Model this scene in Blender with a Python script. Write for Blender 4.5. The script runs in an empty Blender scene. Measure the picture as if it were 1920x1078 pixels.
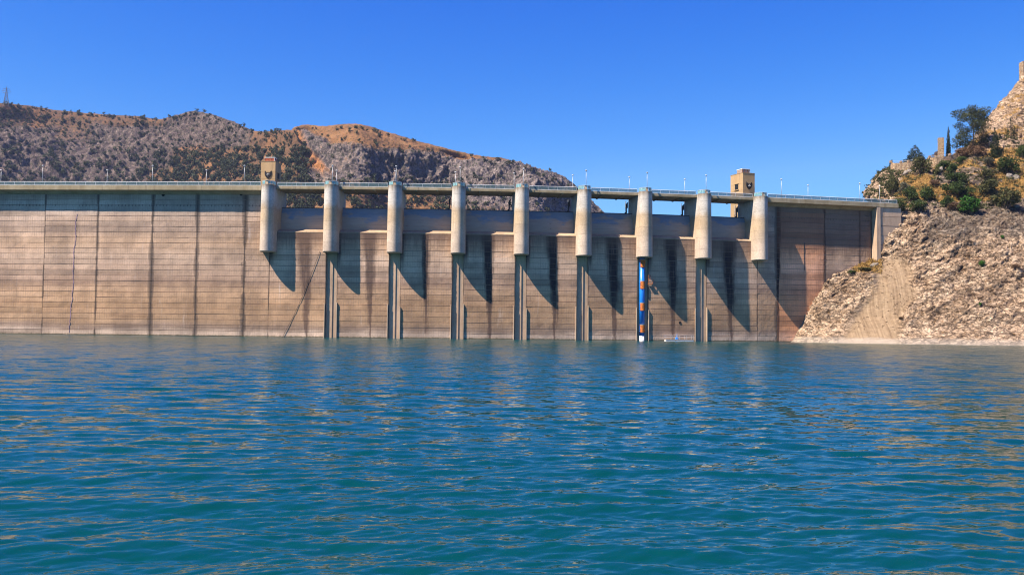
import bpy, math, random
import numpy as np
from mathutils import Vector, Matrix
from mathutils.bvhtree import BVHTree

random.seed(7)
RNG = np.random.default_rng(7)
R = math.radians
SC = bpy.context.scene
COL = SC.collection

# ------------------------------------------------------------------ camera
IMG_W, IMG_H, FPX, CAM_H = 1920.0, 1078.0, 1800.0, 2.6
PITCH, ROLL = R(2.449), R(0.618)
FW = Vector((0, math.cos(PITCH), math.sin(PITCH)))
_r0 = Vector((1, 0, 0)); _u0 = _r0.cross(FW)
RT = _r0 * math.cos(ROLL) + _u0 * math.sin(ROLL)
UP = _u0 * math.cos(ROLL) - _r0 * math.sin(ROLL)
cam_data = bpy.data.cameras.new('camera')
cam = bpy.data.objects.new('camera', cam_data)
COL.objects.link(cam)
cam.matrix_world = Matrix(((RT.x, UP.x, -FW.x, 0), (RT.y, UP.y, -FW.y, 0), (RT.z, UP.z, -FW.z, CAM_H), (0, 0, 0, 1)))
cam_data.sensor_width = 36.0
cam_data.lens = 36.0 * FPX / IMG_W
cam_data.clip_start = 0.3
cam_data.clip_end = 8000
SC.camera = cam

# ------------------------------------------------------------------ light
SUN_EL, SUN_AZ = R(53.0), R(61.3)            # azimuth measured from -Y towards -X
sun_dir = Vector((-math.sin(SUN_AZ) * math.cos(SUN_EL), -math.cos(SUN_AZ) * math.cos(SUN_EL), math.sin(SUN_EL)))
world = bpy.data.worlds.new('World'); SC.world = world; world.use_nodes = True
wn = world.node_tree; wn.nodes.clear()
w_out = wn.nodes.new('ShaderNodeOutputWorld'); w_bg = wn.nodes.new('ShaderNodeBackground')
w_sky = wn.nodes.new('ShaderNodeTexSky'); w_sky.sky_type = 'NISHITA'; w_sky.sun_disc = False
w_sky.sun_elevation = SUN_EL; w_sky.sun_rotation = math.atan2(sun_dir.x, sun_dir.y) % (2 * math.pi)
w_sky.altitude = 400; w_sky.air_density = 1.0; w_sky.dust_density = 0.15; w_sky.ozone_density = 3.0
# deeper, more saturated blue, the same grade over the whole sky
w_sep = wn.nodes.new('ShaderNodeSeparateColor'); w_com = wn.nodes.new('ShaderNodeCombineColor')
wn.links.new(w_sky.outputs[0], w_sep.inputs[0])
for ch, (ref, to, pw, cap) in enumerate(((2.57, 1.00, 3.2, .42), (4.06, 2.75, 1.66, .70), (5.91, 6.1, 0.62, 1.6))):
    p_ = wn.nodes.new('ShaderNodeMath'); p_.operation = 'POWER'; p_.inputs[1].default_value = pw
    g_ = wn.nodes.new('ShaderNodeMath'); g_.operation = 'MULTIPLY'; g_.inputs[1].default_value = to / ref ** pw
    wn.links.new(w_sep.outputs[ch], p_.inputs[0]); wn.links.new(p_.outputs[0], g_.inputs[0]); 
    c_ = wn.nodes.new('ShaderNodeMath'); c_.operation = 'MULTIPLY'; c_.inputs[1].default_value = cap; wn.links.new(w_sep.outputs[ch], c_.inputs[0])
    m_ = wn.nodes.new('ShaderNodeMath'); m_.operation = 'MINIMUM'; wn.links.new(g_.outputs[0], m_.inputs[0]); wn.links.new(c_.outputs[0], m_.inputs[1])
    wn.links.new(m_.outputs[0], w_com.inputs[ch])
w_bg.inputs['Strength'].default_value = 0.06
wn.links.new(w_com.outputs[0], w_bg.inputs['Color']); wn.links.new(w_bg.outputs[0], w_out.inputs[0])
sun_data = bpy.data.lights.new('sun', 'SUN'); sun_data.energy = 4.3; sun_data.angle = R(0.53)
sun_data.color = (1.0, 0.88, 0.74)
sun = bpy.data.objects.new('sun', sun_data); COL.objects.link(sun)
sun.rotation_euler = sun_dir.to_track_quat('Z', 'Y').to_euler()
sun.location = (-300, -200, 400)
SC.view_settings.view_transform = 'Standard'; SC.view_settings.look = 'None'
SC.view_settings.gamma = 1.0; SC.view_settings.use_curve_mapping = False
SC.view_settings.exposure = 1.5
SC.cycles.filter_width = 1.1; SC.cycles.use_denoising = True
SC.cycles.max_bounces = 6; SC.cycles.diffuse_bounces = 3; SC.cycles.glossy_bounces = 3
SC.cycles.transparent_max_bounces = 10
SC.cycles.caustics_reflective = False; SC.cycles.caustics_refractive = False

# ------------------------------------------------------------------ helpers
def at(px, py, Y):
    d = FW + RT * ((px - IMG_W / 2) / FPX) - UP * ((py - IMG_H / 2) / FPX)
    return Vector((0, 0, CAM_H)) + d * (Y / d.y)

def ray(px, py):
    d = FW + RT * ((px - IMG_W / 2) / FPX) - UP * ((py - IMG_H / 2) / FPX)
    return Vector((0, 0, CAM_H)), d.normalized()

def project(P):                                   # numpy (N,3) -> px, py
    d = P - np.array([0, 0, CAM_H]); z = d @ np.array(FW)
    return IMG_W / 2 + FPX * (d @ np.array(RT)) / z, IMG_H / 2 - FPX * (d @ np.array(UP)) / z

def tag(o, label=None, cat=None, group=None, kind=None):
    if label: o['label'] = label
    if cat: o['category'] = cat
    if group: o['group'] = group
    if kind: o['kind'] = kind
    return o

def empty(name, loc=(0, 0, 0)):
    o = bpy.data.objects.new(name, None); COL.objects.link(o); o.location = loc
    o.empty_display_size = 0.5
    return o

def link(o, parent=None):
    COL.objects.link(o)
    if parent is not None:
        o.parent = parent
        o.matrix_parent_inverse = Matrix.Translation(-Vector(world_loc(parent)))
    return o

def world_loc(o):
    v = Vector(o.location)
    p = o.parent
    if p is not None:
        v = v + o.matrix_parent_inverse.to_translation() + Vector(world_loc(p))
    return v

class MB:
    """collects vertices and faces in world space; build() links them as ONE mesh object"""
    def __init__(self): self.v = []; self.f = []; self.uv = None
    def add(self, vs, fs):
        b = len(self.v); self.v += [tuple(p) for p in vs]; self.f += [tuple(i + b for i in q) for q in fs]
    def hexa(self, p): self.add(p, [(0, 3, 2, 1), (4, 5, 6, 7), (0, 1, 5, 4), (1, 2, 6, 5), (2, 3, 7, 6), (3, 0, 4, 7)])
    def box(self, F, s0, s1, n0, n1, z0, z1):
        self.hexa([F(s0, n1, z0), F(s1, n1, z0), F(s1, n0, z0), F(s0, n0, z0), F(s0, n1, z1), F(s1, n1, z1), F(s1, n0, z1), F(s0, n0, z1)])
    def prism(self, F, prof, s0, s1):              # profile of (n, z) going round, extruded along s
        k = len(prof)
        vs = [F(s0, n, z) for n, z in prof] + [F(s1, n, z) for n, z in prof]
        self.add(vs, [tuple(range(k))[::-1], tuple(range(k, 2 * k))] + [(i, (i + 1) % k, k + (i + 1) % k, k + i) for i in range(k)])
    def column(self, F, outline, z0, z1, top=None):   # outline of (s, n), extruded in z
        k = len(outline); top = top or outline
        vs = [F(s, n, z0) for s, n in outline] + [F(s, n, z1) for s, n in top]
        self.add(vs, [tuple(range(k))[::-1], tuple(range(k, 2 * k))] + [(i, (i + 1) % k, k + (i + 1) % k, k + i) for i in range(k)])
    def tube(self, a, b, r0, r1=None, seg=8, cap=True):
        a, b = Vector(a), Vector(b); r1 = r0 if r1 is None else r1
        d = (b - a).normalized(); u = d.orthogonal().normalized(); w = d.cross(u)
        vs = []
        for c, r in ((a, r0), (b, r1)):
            for i in range(seg):
                t = 2 * math.pi * i / seg; vs.append(c + (u * math.cos(t) + w * math.sin(t)) * r)
        fs = [(i, (i + 1) % seg, seg + (i + 1) % seg, seg + i) for i in range(seg)]
        if cap: fs += [tuple(range(seg))[::-1], tuple(range(seg, 2 * seg))]
        self.add(vs, fs)
    def poly(self, pts, r, seg=6):
        for a, b in zip(pts[:-1], pts[1:]): self.tube(a, b, r, r, seg)
    def dome(self, c, r, rz, seg=10, rings=5, lo=-90):
        c = Vector(c); vs = []; fs = []
        for j in range(rings + 1):
            e = R(lo + (90 - lo) * j / rings)
            for i in range(seg):
                t = 2 * math.pi * i / seg
                vs.append(c + Vector((r * math.cos(e) * math.cos(t), r * math.cos(e) * math.sin(t), rz * math.sin(e))))
        for j in range(rings):
            for i in range(seg):
                fs.append((j * seg + i, j * seg + (i + 1) % seg, (j + 1) * seg + (i + 1) % seg, (j + 1) * seg + i))
        fs.append(tuple(range(seg))[::-1])
        self.add(vs, fs)
    def build(self, name, m, parent=None, smooth=False, origin=None):
        o = Vector(origin) if origin is not None else (Vector(world_loc(parent)) if parent is not None else Vector(self.v[0]) * 0)
        me = bpy.data.meshes.new(name)
        me.from_pydata([tuple(Vector(p) - o) for p in self.v], [], self.f)
        me.materials.append(m)
        if smooth: me.shade_smooth()
        me.update()
        ob = bpy.data.objects.new(name, me); ob.location = o
        return link(ob, parent)

def np_mesh(name, V, Q, m, parent=None, smooth=True, attrs=None, colors=None):
    """numpy vertices (N,3), quads (M,4) or tris (M,3)"""
    me = bpy.data.meshes.new(name); k = Q.shape[1]
    me.vertices.add(len(V)); me.vertices.foreach_set('co', np.ascontiguousarray(V, dtype=np.float32).ravel())
    me.loops.add(Q.size); me.loops.foreach_set('vertex_index', np.ascontiguousarray(Q, dtype=np.int32).ravel())
    me.polygons.add(len(Q)); me.polygons.foreach_set('loop_start', np.arange(0, Q.size, k, dtype=np.int32))
    me.polygons.foreach_set('loop_total', np.full(len(Q), k, dtype=np.int32))
    me.update(calc_edges=True); me.validate()
    if smooth: me.shade_smooth()
    for an, av in (attrs or {}).items():
        a = me.attributes.new(an, 'FLOAT', 'POINT'); a.data.foreach_set('value', np.ascontiguousarray(av, dtype=np.float32).ravel())
    for an, av in (colors or {}).items():
        a = me.attributes.new(an, 'FLOAT_COLOR', 'POINT'); a.data.foreach_set('color', np.ascontiguousarray(av, dtype=np.float32).ravel())
    me.materials.append(m)
    ob = bpy.data.objects.new(name, me)
    return link(ob, parent)

def grid_quads(nr, nc):
    i = np.arange(nr * nc).reshape(nr, nc)
    return np.stack([i[:-1, :-1], i[:-1, 1:], i[1:, 1:], i[1:, :-1]], -1).reshape(-1, 4)

# ------------------------------------------------------------------ numpy noise
def _hash(ix, iy, iz, seed):
    h = (ix.astype(np.int64) * 374761393 + iy.astype(np.int64) * 668265263 + iz.astype(np.int64) * 2147483647 + seed * 974634777) & 0xffffffff
    h = ((h ^ (h >> 13)) * 1274126177) & 0xffffffff
    h = ((h ^ (h >> 16)) * 2246822519) & 0xffffffff
    return (h ^ (h >> 15)) & 0xffffff

def vnoise(P, seed=0):
    I = np.floor(P).astype(np.int64); F = P - I; F = F * F * F * (F * (F * 6 - 15) + 10)
    out = 0
    for dx in (0, 1):
        for dy in (0, 1):
            for dz in (0, 1):
                w = (F[:, 0] if dx else 1 - F[:, 0]) * (F[:, 1] if dy else 1 - F[:, 1]) * (F[:, 2] if dz else 1 - F[:, 2])
                out = out + w * _hash(I[:, 0] + dx, I[:, 1] + dy, I[:, 2] + dz, seed) / 0xffffff
    return out * 2 - 1

def fbm(P, octv=4, seed=0, ridged=False, gain=0.5):
    a, t, o = 1.0, 0.0, 0.0
    for k in range(octv):
        n = vnoise(P * (2.03 ** k) + 17.3 * k, seed + k)
        if ridged: n = 1 - 2 * np.abs(n)
        o = o + a * n; t += a; a *= gain
    return o / t

def cells(P, seed=0):                              # F1, F2-F1 and a random value per cell
    I = np.floor(P).astype(np.int64); d1 = np.full(len(P), 9.0); d2 = d1.copy(); idv = np.zeros(len(P))
    for dx in (-1, 0, 1):
        for dy in (-1, 0, 1):
            for dz in (-1, 0, 1):
                c = I + np.array([dx, dy, dz])
                q = np.stack([_hash(c[:, 0], c[:, 1], c[:, 2], seed + s) / 0xffffff for s in (1, 2, 3)], -1)
                d = np.linalg.norm(c + q - P, axis=1)
                n = d < d1
                d2 = np.where(n, d1, np.minimum(d2, d)); idv = np.where(n, q[:, 0], idv); d1 = np.where(n, d, d1)
    return d1, d2 - d1, idv

def sstep(a, b, x):
    t = np.clip((x - a) / (b - a), 0, 1); return t * t * (3 - 2 * t)

def catmull(ctrl, nr, nc, vr=None):
    """ctrl (rows, cols, 3) -> (nr, nc, 3) by Catmull-Rom in both directions"""
    def interp(A, t):
        n = A.shape[0]; i = np.clip(np.floor(t).astype(int), 0, n - 2); f = (t - i).reshape(-1, *([1] * (A.ndim - 1)))
        p0 = A[np.clip(i - 1, 0, n - 1)]; p1 = A[i]; p2 = A[i + 1]; p3 = A[np.clip(i + 2, 0, n - 1)]
        return 0.5 * ((2 * p1) + (-p0 + p2) * f + (2 * p0 - 5 * p1 + 4 * p2 - p3) * f ** 2 + (-p0 + 3 * p1 - 3 * p2 + p3) * f ** 3)
    tr = np.linspace(0, ctrl.shape[0] - 1, nr) if vr is None else vr
    tc = np.linspace(0, ctrl.shape[1] - 1, nc)
    return interp(interp(ctrl, tr).transpose(1, 0, 2), tc).transpose(1, 0, 2)

def grid_normals(G):
    du = np.gradient(G, axis=1); dv = np.gradient(G, axis=0)
    n = np.cross(du, dv); n /= np.linalg.norm(n, axis=2, keepdims=True) + 1e-9
    return n

# ------------------------------------------------------------------ node material helpers
class Mat:
    def __init__(self, name):
        self.m = bpy.data.materials.new(name); self.m.use_nodes = True
        self.t = self.m.node_tree; self.b = self.t.nodes['Principled BSDF']; self.out = self.t.nodes['Material Output']
    def n(self, typ, **kw):
        x = self.t.nodes.new(typ)
        for k, v in kw.items(): setattr(x, k, v)
        return x
    def l(self, a, b): self.t.links.new(a, b)
    def setv(self, sock, v):
        if isinstance(v, bpy.types.NodeSocket): self.l(v, sock)
        elif isinstance(v, (tuple, list)) and len(v) == 3 and sock.type == 'RGBA': sock.default_value = (*v, 1)
        else: sock.default_value = v
    def math(self, op, a, b=0.0, c=None, clamp=False):
        x = self.n('ShaderNodeMath', operation=op, use_clamp=clamp); self.setv(x.inputs[0], a); self.setv(x.inputs[1], b)
        if c is not None: self.setv(x.inputs[2], c)
        return x.outputs[0]
    def mix(self, f, a, b, blend='MIX'):
        x = self.n('ShaderNodeMix', data_type='RGBA', blend_type=blend, clamp_factor=True)
        self.setv(x.inputs[0], f); self.setv(x.inputs[6], a); self.setv(x.inputs[7], b); return x.outputs[2]
    def ss(self, v, a, b, lo=0.0, hi=1.0):
        x = self.n('ShaderNodeMapRange', interpolation_type='SMOOTHSTEP'); self.setv(x.inputs[0], v)
        x.inputs[1].default_value = a; x.inputs[2].default_value = b; x.inputs[3].default_value = lo; x.inputs[4].default_value = hi
        return x.outputs[0]
    def pos(self): return self.n('ShaderNodeNewGeometry').outputs['Position']
    def mapping(self, vec, scale, loc=(0, 0, 0), rot=(0, 0, 0)):
        x = self.n('ShaderNodeMapping'); self.l(vec, x.inputs[0]); x.inputs['Scale'].default_value = scale; x.inputs['Location'].default_value = loc
        x.inputs['Rotation'].default_value = rot
        return x.outputs[0]
    def noise(self, vec, scale, detail=4, rough=0.55, dist=0.0):
        x = self.n('ShaderNodeTexNoise'); self.l(vec, x.inputs['Vector']); x.inputs['Scale'].default_value = scale
        x.inputs['Detail'].default_value = detail; x.inputs['Roughness'].default_value = rough; x.inputs['Distortion'].default_value = dist
        return x.outputs['Fac']
    def vor(self, vec, scale, feat='F1', out='Distance'):
        x = self.n('ShaderNodeTexVoronoi', feature=feat); self.l(vec, x.inputs['Vector']); x.inputs['Scale'].default_value = scale
        return x.outputs[out]
    def ramp(self, f, stops, interp='LINEAR'):
        x = self.n('ShaderNodeValToRGB'); cr = x.color_ramp; cr.interpolation = interp
        while len(cr.elements) < len(stops): cr.elements.new(0.5)
        for e, (p, c) in zip(cr.elements, stops): e.position = p; e.color = (*c, 1)
        self.setv(x.inputs[0], f); return x.outputs[0]
    def attr(self, name, out='Fac'):
        x = self.n('ShaderNodeAttribute', attribute_name=name); return x.outputs[out]
    def uv(self, name):
        x = self.n('ShaderNodeUVMap', uv_map=name); return x.outputs[0]
    def sep(self, v):
        x = self.n('ShaderNodeSeparateXYZ'); self.l(v, x.inputs[0]); return x.outputs
    def bump(self, h, strength=0.4, dist=0.1):
        x = self.n('ShaderNodeBump'); self.l(h, x.inputs['Height']); x.inputs['Strength'].default_value = strength
        x.inputs['Distance'].default_value = dist; self.l(x.outputs[0], self.b.inputs['Normal']); return x
    def base(self, c, rough=0.8, metal=0.0, spec=0.3):
        self.setv(self.b.inputs['Base Color'], c); self.setv(self.b.inputs['Roughness'], rough)
        self.b.inputs['Metallic'].default_value = metal; self.b.inputs['Specular IOR Level'].default_value = spec
        return self.m

def simple(name, c, rough=0.7, metal=0.0, var=0.15, scale=1.5, spec=0.3):
    M = Mat(name); p = M.pos(); f = M.noise(p, scale, 5, 0.6)
    dark = tuple(x * (1 - var) for x in c); lite = tuple(min(1, x * (1 + var)) for x in c)
    return M.base(M.mix(M.ss(f, 0.3, 0.7), dark, lite), rough, metal, spec)

# --- dam concrete with lift bands, board marks, joint stains and seepage streaks
def concrete_wall(name, warm=1.0):
    M = Mat(name); p = M.pos(); x, y, z = M.sep(p)
    seep = M.sep(M.uv('seep')); jnt = M.sep(M.uv('joint'))
    wob = M.noise(M.mapping(p, (0.05, 0.05, 0.4)), 1.0, 4, 0.6)
    zz = M.math('ADD', z, M.math('MULTIPLY', M.math('SUBTRACT', wob, 0.5), 3.0))
    zf = M.math('DIVIDE', zz, 36.0, clamp=True)
    c = M.ramp(zf, [(0.0, (.42, .35, .27)), (0.03, (.46, .39, .31)), (0.055, (.27, .215, .165)), (0.10, (.335, .245, .155)),
                    (0.20, (.36, .255, .155)), (0.30, (.41, .30, .195)), (0.355, (.27, .20, .145)), (0.40, (.37, .285, .21)),
                    (0.52, (.43, .345, .26)), (0.62, (.42, .32, .22)), (0.70, (.33, .265, .205)), (0.77, (.40, .325, .25)), (0.84, (.34, .30, .25)), (1.0, (.30, .27, .22))])
    # per piece tint and mottling
    oi = M.n('ShaderNodeObjectInfo').outputs['Random']
    tint = M.ramp(oi, [(0.0, (.80, .78, .76)), (0.35, (1.0, .97, .93)), (0.65, (1.05, 1.0, .95)), (1.0, (1.16, 1.14, 1.12))])
    c = M.mix(1.0, c, tint, 'MULTIPLY')
    big = M.noise(M.mapping(p, (0.16, 0.16, 0.09)), 1.0, 5, 0.62)
    c = M.mix(M.ss(big, 0.34, 0.66), M.mix(1.0, c, (.72, .70, .69), 'MULTIPLY'), M.mix(1.0, c, (1.13, 1.10, 1.07), 'MULTIPLY'))
    fine = M.noise(p, 2.6, 5, 0.7)
    c = M.mix(1.0, c, M.mix(fine, (.72, .72, .72), (1.26, 1.26, 1.26)), 'MULTIPLY')
    # vertical board marks
    u = jnt[0]
    saw = M.math('PINGPONG', M.math('MULTIPLY', u, 1.0), 0.29)
    gate = M.noise(M.mapping(p, (0.5, 0.5, 0.75)), 1.0, 3, 0.6)
    board = M.math('MULTIPLY', M.ss(saw, 0.0, 0.075, 1.0, 0.0), M.ss(gate, 0.36, 0.62))
    c = M.mix(M.math('MULTIPLY', board, 0.46), c, (.15, .115, .09))
    # vertical run-off streaks
    st = M.noise(M.mapping(p, (1.3, 1.3, 0.05)), 1.0, 4, 0.65)
    c = M.mix(M.ss(st, 0.58, 0.82, 0.0, 0.42), c, (.14, .11, .085))
    lr = M.noise(M.mapping(p, (0.9, 0.9, 0.10), loc=(7, 3, 1)), 1.0, 5, 0.66)
    c = M.mix(M.ss(lr, 0.60, 0.80, 0.0, 0.38), c, (.55, .50, .44))
    bd = M.noise(M.mapping(p, (0.02, 0.02, 0.42), loc=(2, 9, 4)), 1.0, 4, 0.6)
    c = M.mix(1.0, c, M.ramp(bd, [(0.3, (.72, .70, .68)), (0.5, (1, 1, 1)), (0.7, (1.14, 1.13, 1.12))]), 'MULTIPLY')
    # vertical joint stains
    jd = jnt[1]
    jn = M.noise(M.mapping(p, (0.3, 0.3, 0.14)), 1.0, 4, 0.6)
    jw = M.ss(jn, 0.30, 0.66, 0.05, 0.80)
    js = M.math('MULTIPLY', M.math('SUBTRACT', 1.0, M.math('DIVIDE', jd, jw), clamp=True), M.attr('stain'))
    c = M.mix(M.math('MULTIPLY', M.math('POWER', js, 0.5), 0.9), c, (.045, .038, .032))
    # seepage streak: u = metres from its centre, v = metres below the crest
    wn_ = M.noise(M.mapping(p, (0.55, 0.55, 0.33)), 1.0, 5, 0.65)
    fray = M.noise(M.mapping(p, (2.2, 2.2, 0.16)), 1.0, 5, 0.68)
    vv_ = M.math('MAXIMUM', seep[1], 0.0)
    w = M.math('MULTIPLY', M.attr('seep_w'), M.math('ADD', M.math('SUBTRACT', 1.15, M.math('MULTIPLY', vv_, 0.95)), M.math('MULTIPLY', M.math('SUBTRACT', wn_, 0.5), 1.1)))
    cen = M.math('ADD', seep[0], M.math('MULTIPLY', M.math('SUBTRACT', M.noise(M.mapping(p, (0.06, 0.06, 0.10)), 1.0, 3, 0.6), 0.5), 1.2))
    d = M.math('ADD', M.math('ABSOLUTE', cen), M.math('MULTIPLY', M.math('SUBTRACT', M.noise(M.mapping(p, (2.6, 2.6, 0.055)), 1.0, 5, 0.7), 0.5), 1.9))
    ms = M.math('MULTIPLY', M.math('SUBTRACT', 1.0, M.math('DIVIDE', d, M.math('MAXIMUM', w, 0.05)), clamp=True), 1.7, clamp=True)
    ms = M.math('MULTIPLY', ms, M.math('GREATER_THAN', M.attr('seep_w'), 0.01))
    black = M.math('MULTIPLY', M.attr('seep_k'), M.ss(M.math('ADD', vv_, M.math('MULTIPLY', M.math('SUBTRACT', fray, 0.5), 0.5)), 0.50, 0.85, 1.0, 0.18))
    ms = M.math('MULTIPLY', ms, M.ss(fray, 0.22, 0.50, 0.55, 1.0))
    sc = M.mix(black, (.080, .052, .040), (.013, .013, .015))
    c = M.mix(M.math('MULTIPLY', ms, M.math('ADD', 0.78, M.math('MULTIPLY', black, 0.20))), c, sc)
    # damp black run beside each pier, high on the bay
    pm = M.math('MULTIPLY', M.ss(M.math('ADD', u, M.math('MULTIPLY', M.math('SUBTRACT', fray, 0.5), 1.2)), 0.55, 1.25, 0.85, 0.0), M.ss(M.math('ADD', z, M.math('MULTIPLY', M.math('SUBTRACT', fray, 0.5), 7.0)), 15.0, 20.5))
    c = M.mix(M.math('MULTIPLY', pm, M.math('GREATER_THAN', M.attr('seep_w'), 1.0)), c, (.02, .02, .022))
    # dark algae fringe just under the crest
    cr = M.math('MULTIPLY', M.ss(M.math('ADD', seep[1], M.math('MULTIPLY', M.math('SUBTRACT', fray, 0.5), 0.22)), 0.02, 0.20, 0.7, 0.0), M.math('GREATER_THAN', M.attr('seep_w'), 0.01))
    c = M.mix(cr, c, (.10, .065, .045))
    # row of tie holes
    tz = M.math('LESS_THAN', M.math('ABSOLUTE', M.math('SUBTRACT', z, 31.1)), 0.24)
    tx = M.math('LESS_THAN', M.math('PINGPONG', u, 0.42), 0.13)
    c = M.mix(M.math('MULTIPLY', M.math('MULTIPLY', tz, tx), M.ss(wn_, 0.35, 0.6, 0.1, 0.7)), c, (.06, .055, .05))
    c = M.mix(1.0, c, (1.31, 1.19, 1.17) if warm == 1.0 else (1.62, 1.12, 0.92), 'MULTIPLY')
    c = M.mix(M.ss(M.math('ADD', z, M.math('MULTIPLY', M.math('SUBTRACT', fine, 0.5), 0.8)), 0.12, 0.42, 0.85, 0.0), c, (.085, .075, .04))
    h = M.math('ADD', M.math('MULTIPLY', fine, 0.6), M.math('MULTIPLY', board, -0.5))
    M.bump(h, 0.5, 0.06)
    return M.base(c, 0.9, 0, 0.15)

def concrete_plain(name, ca, cb, streak=0.4):
    M = Mat(name); p = M.pos(); z = M.sep(p)[2]
    f = M.noise(M.mapping(p, (0.5, 0.5, 0.22)), 1.0, 5, 0.6); g = M.noise(p, 3.0, 5, 0.7)
    c = M.mix(M.ss(f, 0.3, 0.72), ca, cb)
    c = M.mix(1.0, c, M.mix(g, (.78, .78, .78), (1.2, 1.2, 1.2)), 'MULTIPLY')
    oi = M.n('ShaderNodeObjectInfo').outputs['Random']
    c = M.mix(1.0, c, M.mix(oi, (.90, .89, .87), (1.08, 1.05, 1.02)), 'MULTIPLY')
    st = M.noise(M.mapping(p, (1.6, 1.6, 0.10)), 1.0, 4, 0.6)
    c = M.mix(M.ss(st, 0.54, 0.78, 0.0, streak), c, (.15, .11, .075))
    M.bump(g, 0.35, 0.05)
    return M.base(c, 0.9, 0, 0.15)

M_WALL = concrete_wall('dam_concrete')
M_WALLR = concrete_wall('dam_concrete_red_bounce', 1.02)  # reddish concrete, plus warm rock bounce and extra brightness put into the colour
M_LIP = concrete_plain('lip_concrete', (.44, .33, .23), (.55, .43, .31), 0.5)
def pier_mat():
    M = Mat('pier_concrete'); p = M.pos(); x, y, z = M.sep(p)
    g = M.noise(p, 3.0, 5, 0.7); f = M.noise(M.mapping(p, (.35, .35, .30)), 1.0, 5, .62)
    zf = M.math('DIVIDE', M.math('SUBTRACT', M.math('ADD', z, M.math('MULTIPLY', M.math('SUBTRACT', f, .5), 2.6)), 20.0), 16.0, clamp=True)
    c = M.ramp(zf, [(0.0, (.45, .37, .30)), (.22, (.48, .385, .30)), (.40, (.45, .35, .25)), (.52, (.46, .345, .225)), (.64, (.42, .325, .225)), (.72, (.45, .41, .36)), (.88, (.47, .44, .40)), (1.0, (.38, .34, .28))])
    c = M.mix(1.0, c, M.mix(M.ss(g, .3, .7), (.84, .84, .84), (1.12, 1.12, 1.12)), 'MULTIPLY')
    c = M.mix(1.0, c, M.mix(M.ss(f, .3, .7), (.86, .85, .84), (1.08, 1.08, 1.08)), 'MULTIPLY')
    oi = M.n('ShaderNodeObjectInfo').outputs['Random']
    c = M.mix(1.0, c, M.mix(oi, (.93, .92, .91), (1.05, 1.04, 1.03)), 'MULTIPLY')
    st = M.noise(M.mapping(p, (2.0, 2.0, 0.09)), 1.0, 5, 0.66)
    c = M.mix(M.ss(st, 0.56, 0.80, 0.0, .45), c, (.17, .12, .08))
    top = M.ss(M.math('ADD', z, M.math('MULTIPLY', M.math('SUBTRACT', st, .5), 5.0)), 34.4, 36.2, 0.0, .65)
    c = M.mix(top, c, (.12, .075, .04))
    M.bump(g, 0.35, 0.05)
    return M.base(c, 0.9, 0, 0.15)
M_PIER = pier_mat()
M_DECK = concrete_plain('deck_concrete', (.27, .215, .13), (.38, .315, .21), 0.8)
M_CORE = concrete_plain('joint_concrete', (.18, .138, .108), (.26, .20, .155), 0.5)
M_SLOT = concrete_plain('slot_concrete', (.40, .285, .20), (.52, .39, .28), 0.6)
M_CREST = concrete_plain('crest_concrete', (.30, .21, .14), (.40, .295, .20), 0.7)
M_TOWER = concrete_plain('tower_render', (.36, .245, .13), (.42, .295, .165), 0.3)
M_WHITE = simple('white_paint', (.72, .72, .70), 0.45, 0, 0.08)
M_POLE = simple('galvanised_steel', (.46, .47, .47), 0.4, 0.25, 0.1)
M_DARK = simple('dark_steel', (.035, .035, .04), 0.55, 0.3, 0.3)
M_RUST = simple('rusty_steel', (.32, .11, .035), 0.8, 0, 0.45, 3.0)
M_BLACK = simple('black_bronze', (.018, .016, .018), 0.5, 0.3, 0.4)
M_REDBOX = simple('red_brown_cladding', (.27, .06, .03), 0.6, 0, 0.4, 2.5)
M_GREYBOX = simple('weathered_cladding', (.30, .22, .18), 0.7, 0, 0.35, 2.0)
M_HOLE = simple('drain_shadow', (.01, .01, .01), 0.9, 0, 0.2)
M_PURPLE = simple('gauge_paint', (.26, .17, .22), 0.7, 0, 0.2)
M_BLUEBOX = simple('blue_plastic', (.05, .25, .7), 0.4)

def mesh_panel():
    M = Mat('perforated_panel'); p = M.pos()
    tr = M.n('ShaderNodeBsdfTransparent'); mx = M.n('ShaderNodeMixShader'); mx.inputs[0].default_value = 0.52
    g = M.noise(p, 1.2, 3)
    M.base(M.mix(g, (.085, .14, .145), (.14, .20, .20)), 0.35, 0.1, 0.5)
    M.l(tr.outputs[0], mx.inputs[1]); M.l(M.b.outputs[0], mx.inputs[2]); M.l(mx.outputs[0], M.out.inputs[0])
    return M.m
M_PANEL = mesh_panel()
M_TEAL = simple('teal_plate', (.20, .36, .36), 0.35, 0.1, 0.3, 2.0, 0.5)

def gate_steel():
    M = Mat('gate_steel'); p = M.pos(); z = M.sep(p)[2]
    f = M.noise(M.mapping(p, (0.13, 0.13, 0.30)), 1.0, 5, 0.6)
    t = M.ss(M.math('ADD', M.math('DIVIDE', M.math('SUBTRACT', z, 25.8), 5.2), M.math('MULTIPLY', M.math('SUBTRACT', f, 0.5), 2.4)), 0.55, 0.80)
    g = M.noise(M.mapping(p, (0.4, 0.4, 2.0)), 1.0, 4, 0.6)
    c = M.mix(t, M.mix(g, (.27, .19, .135), (.42, .33, .25)), M.mix(g, (.11, .15, .20), (.20, .25, .31)))
    r = M.noise(M.mapping(p, (0.8, 0.8, 2.5)), 1.0, 4, 0.7)
    c = M.mix(M.ss(r, 0.66, 0.72), c, (.17, .055, .02))
    M.bump(r, 0.15, 0.03)
    return M.base(c, 0.42, 0.0, 0.5)
M_GATE = gate_steel()

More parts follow.
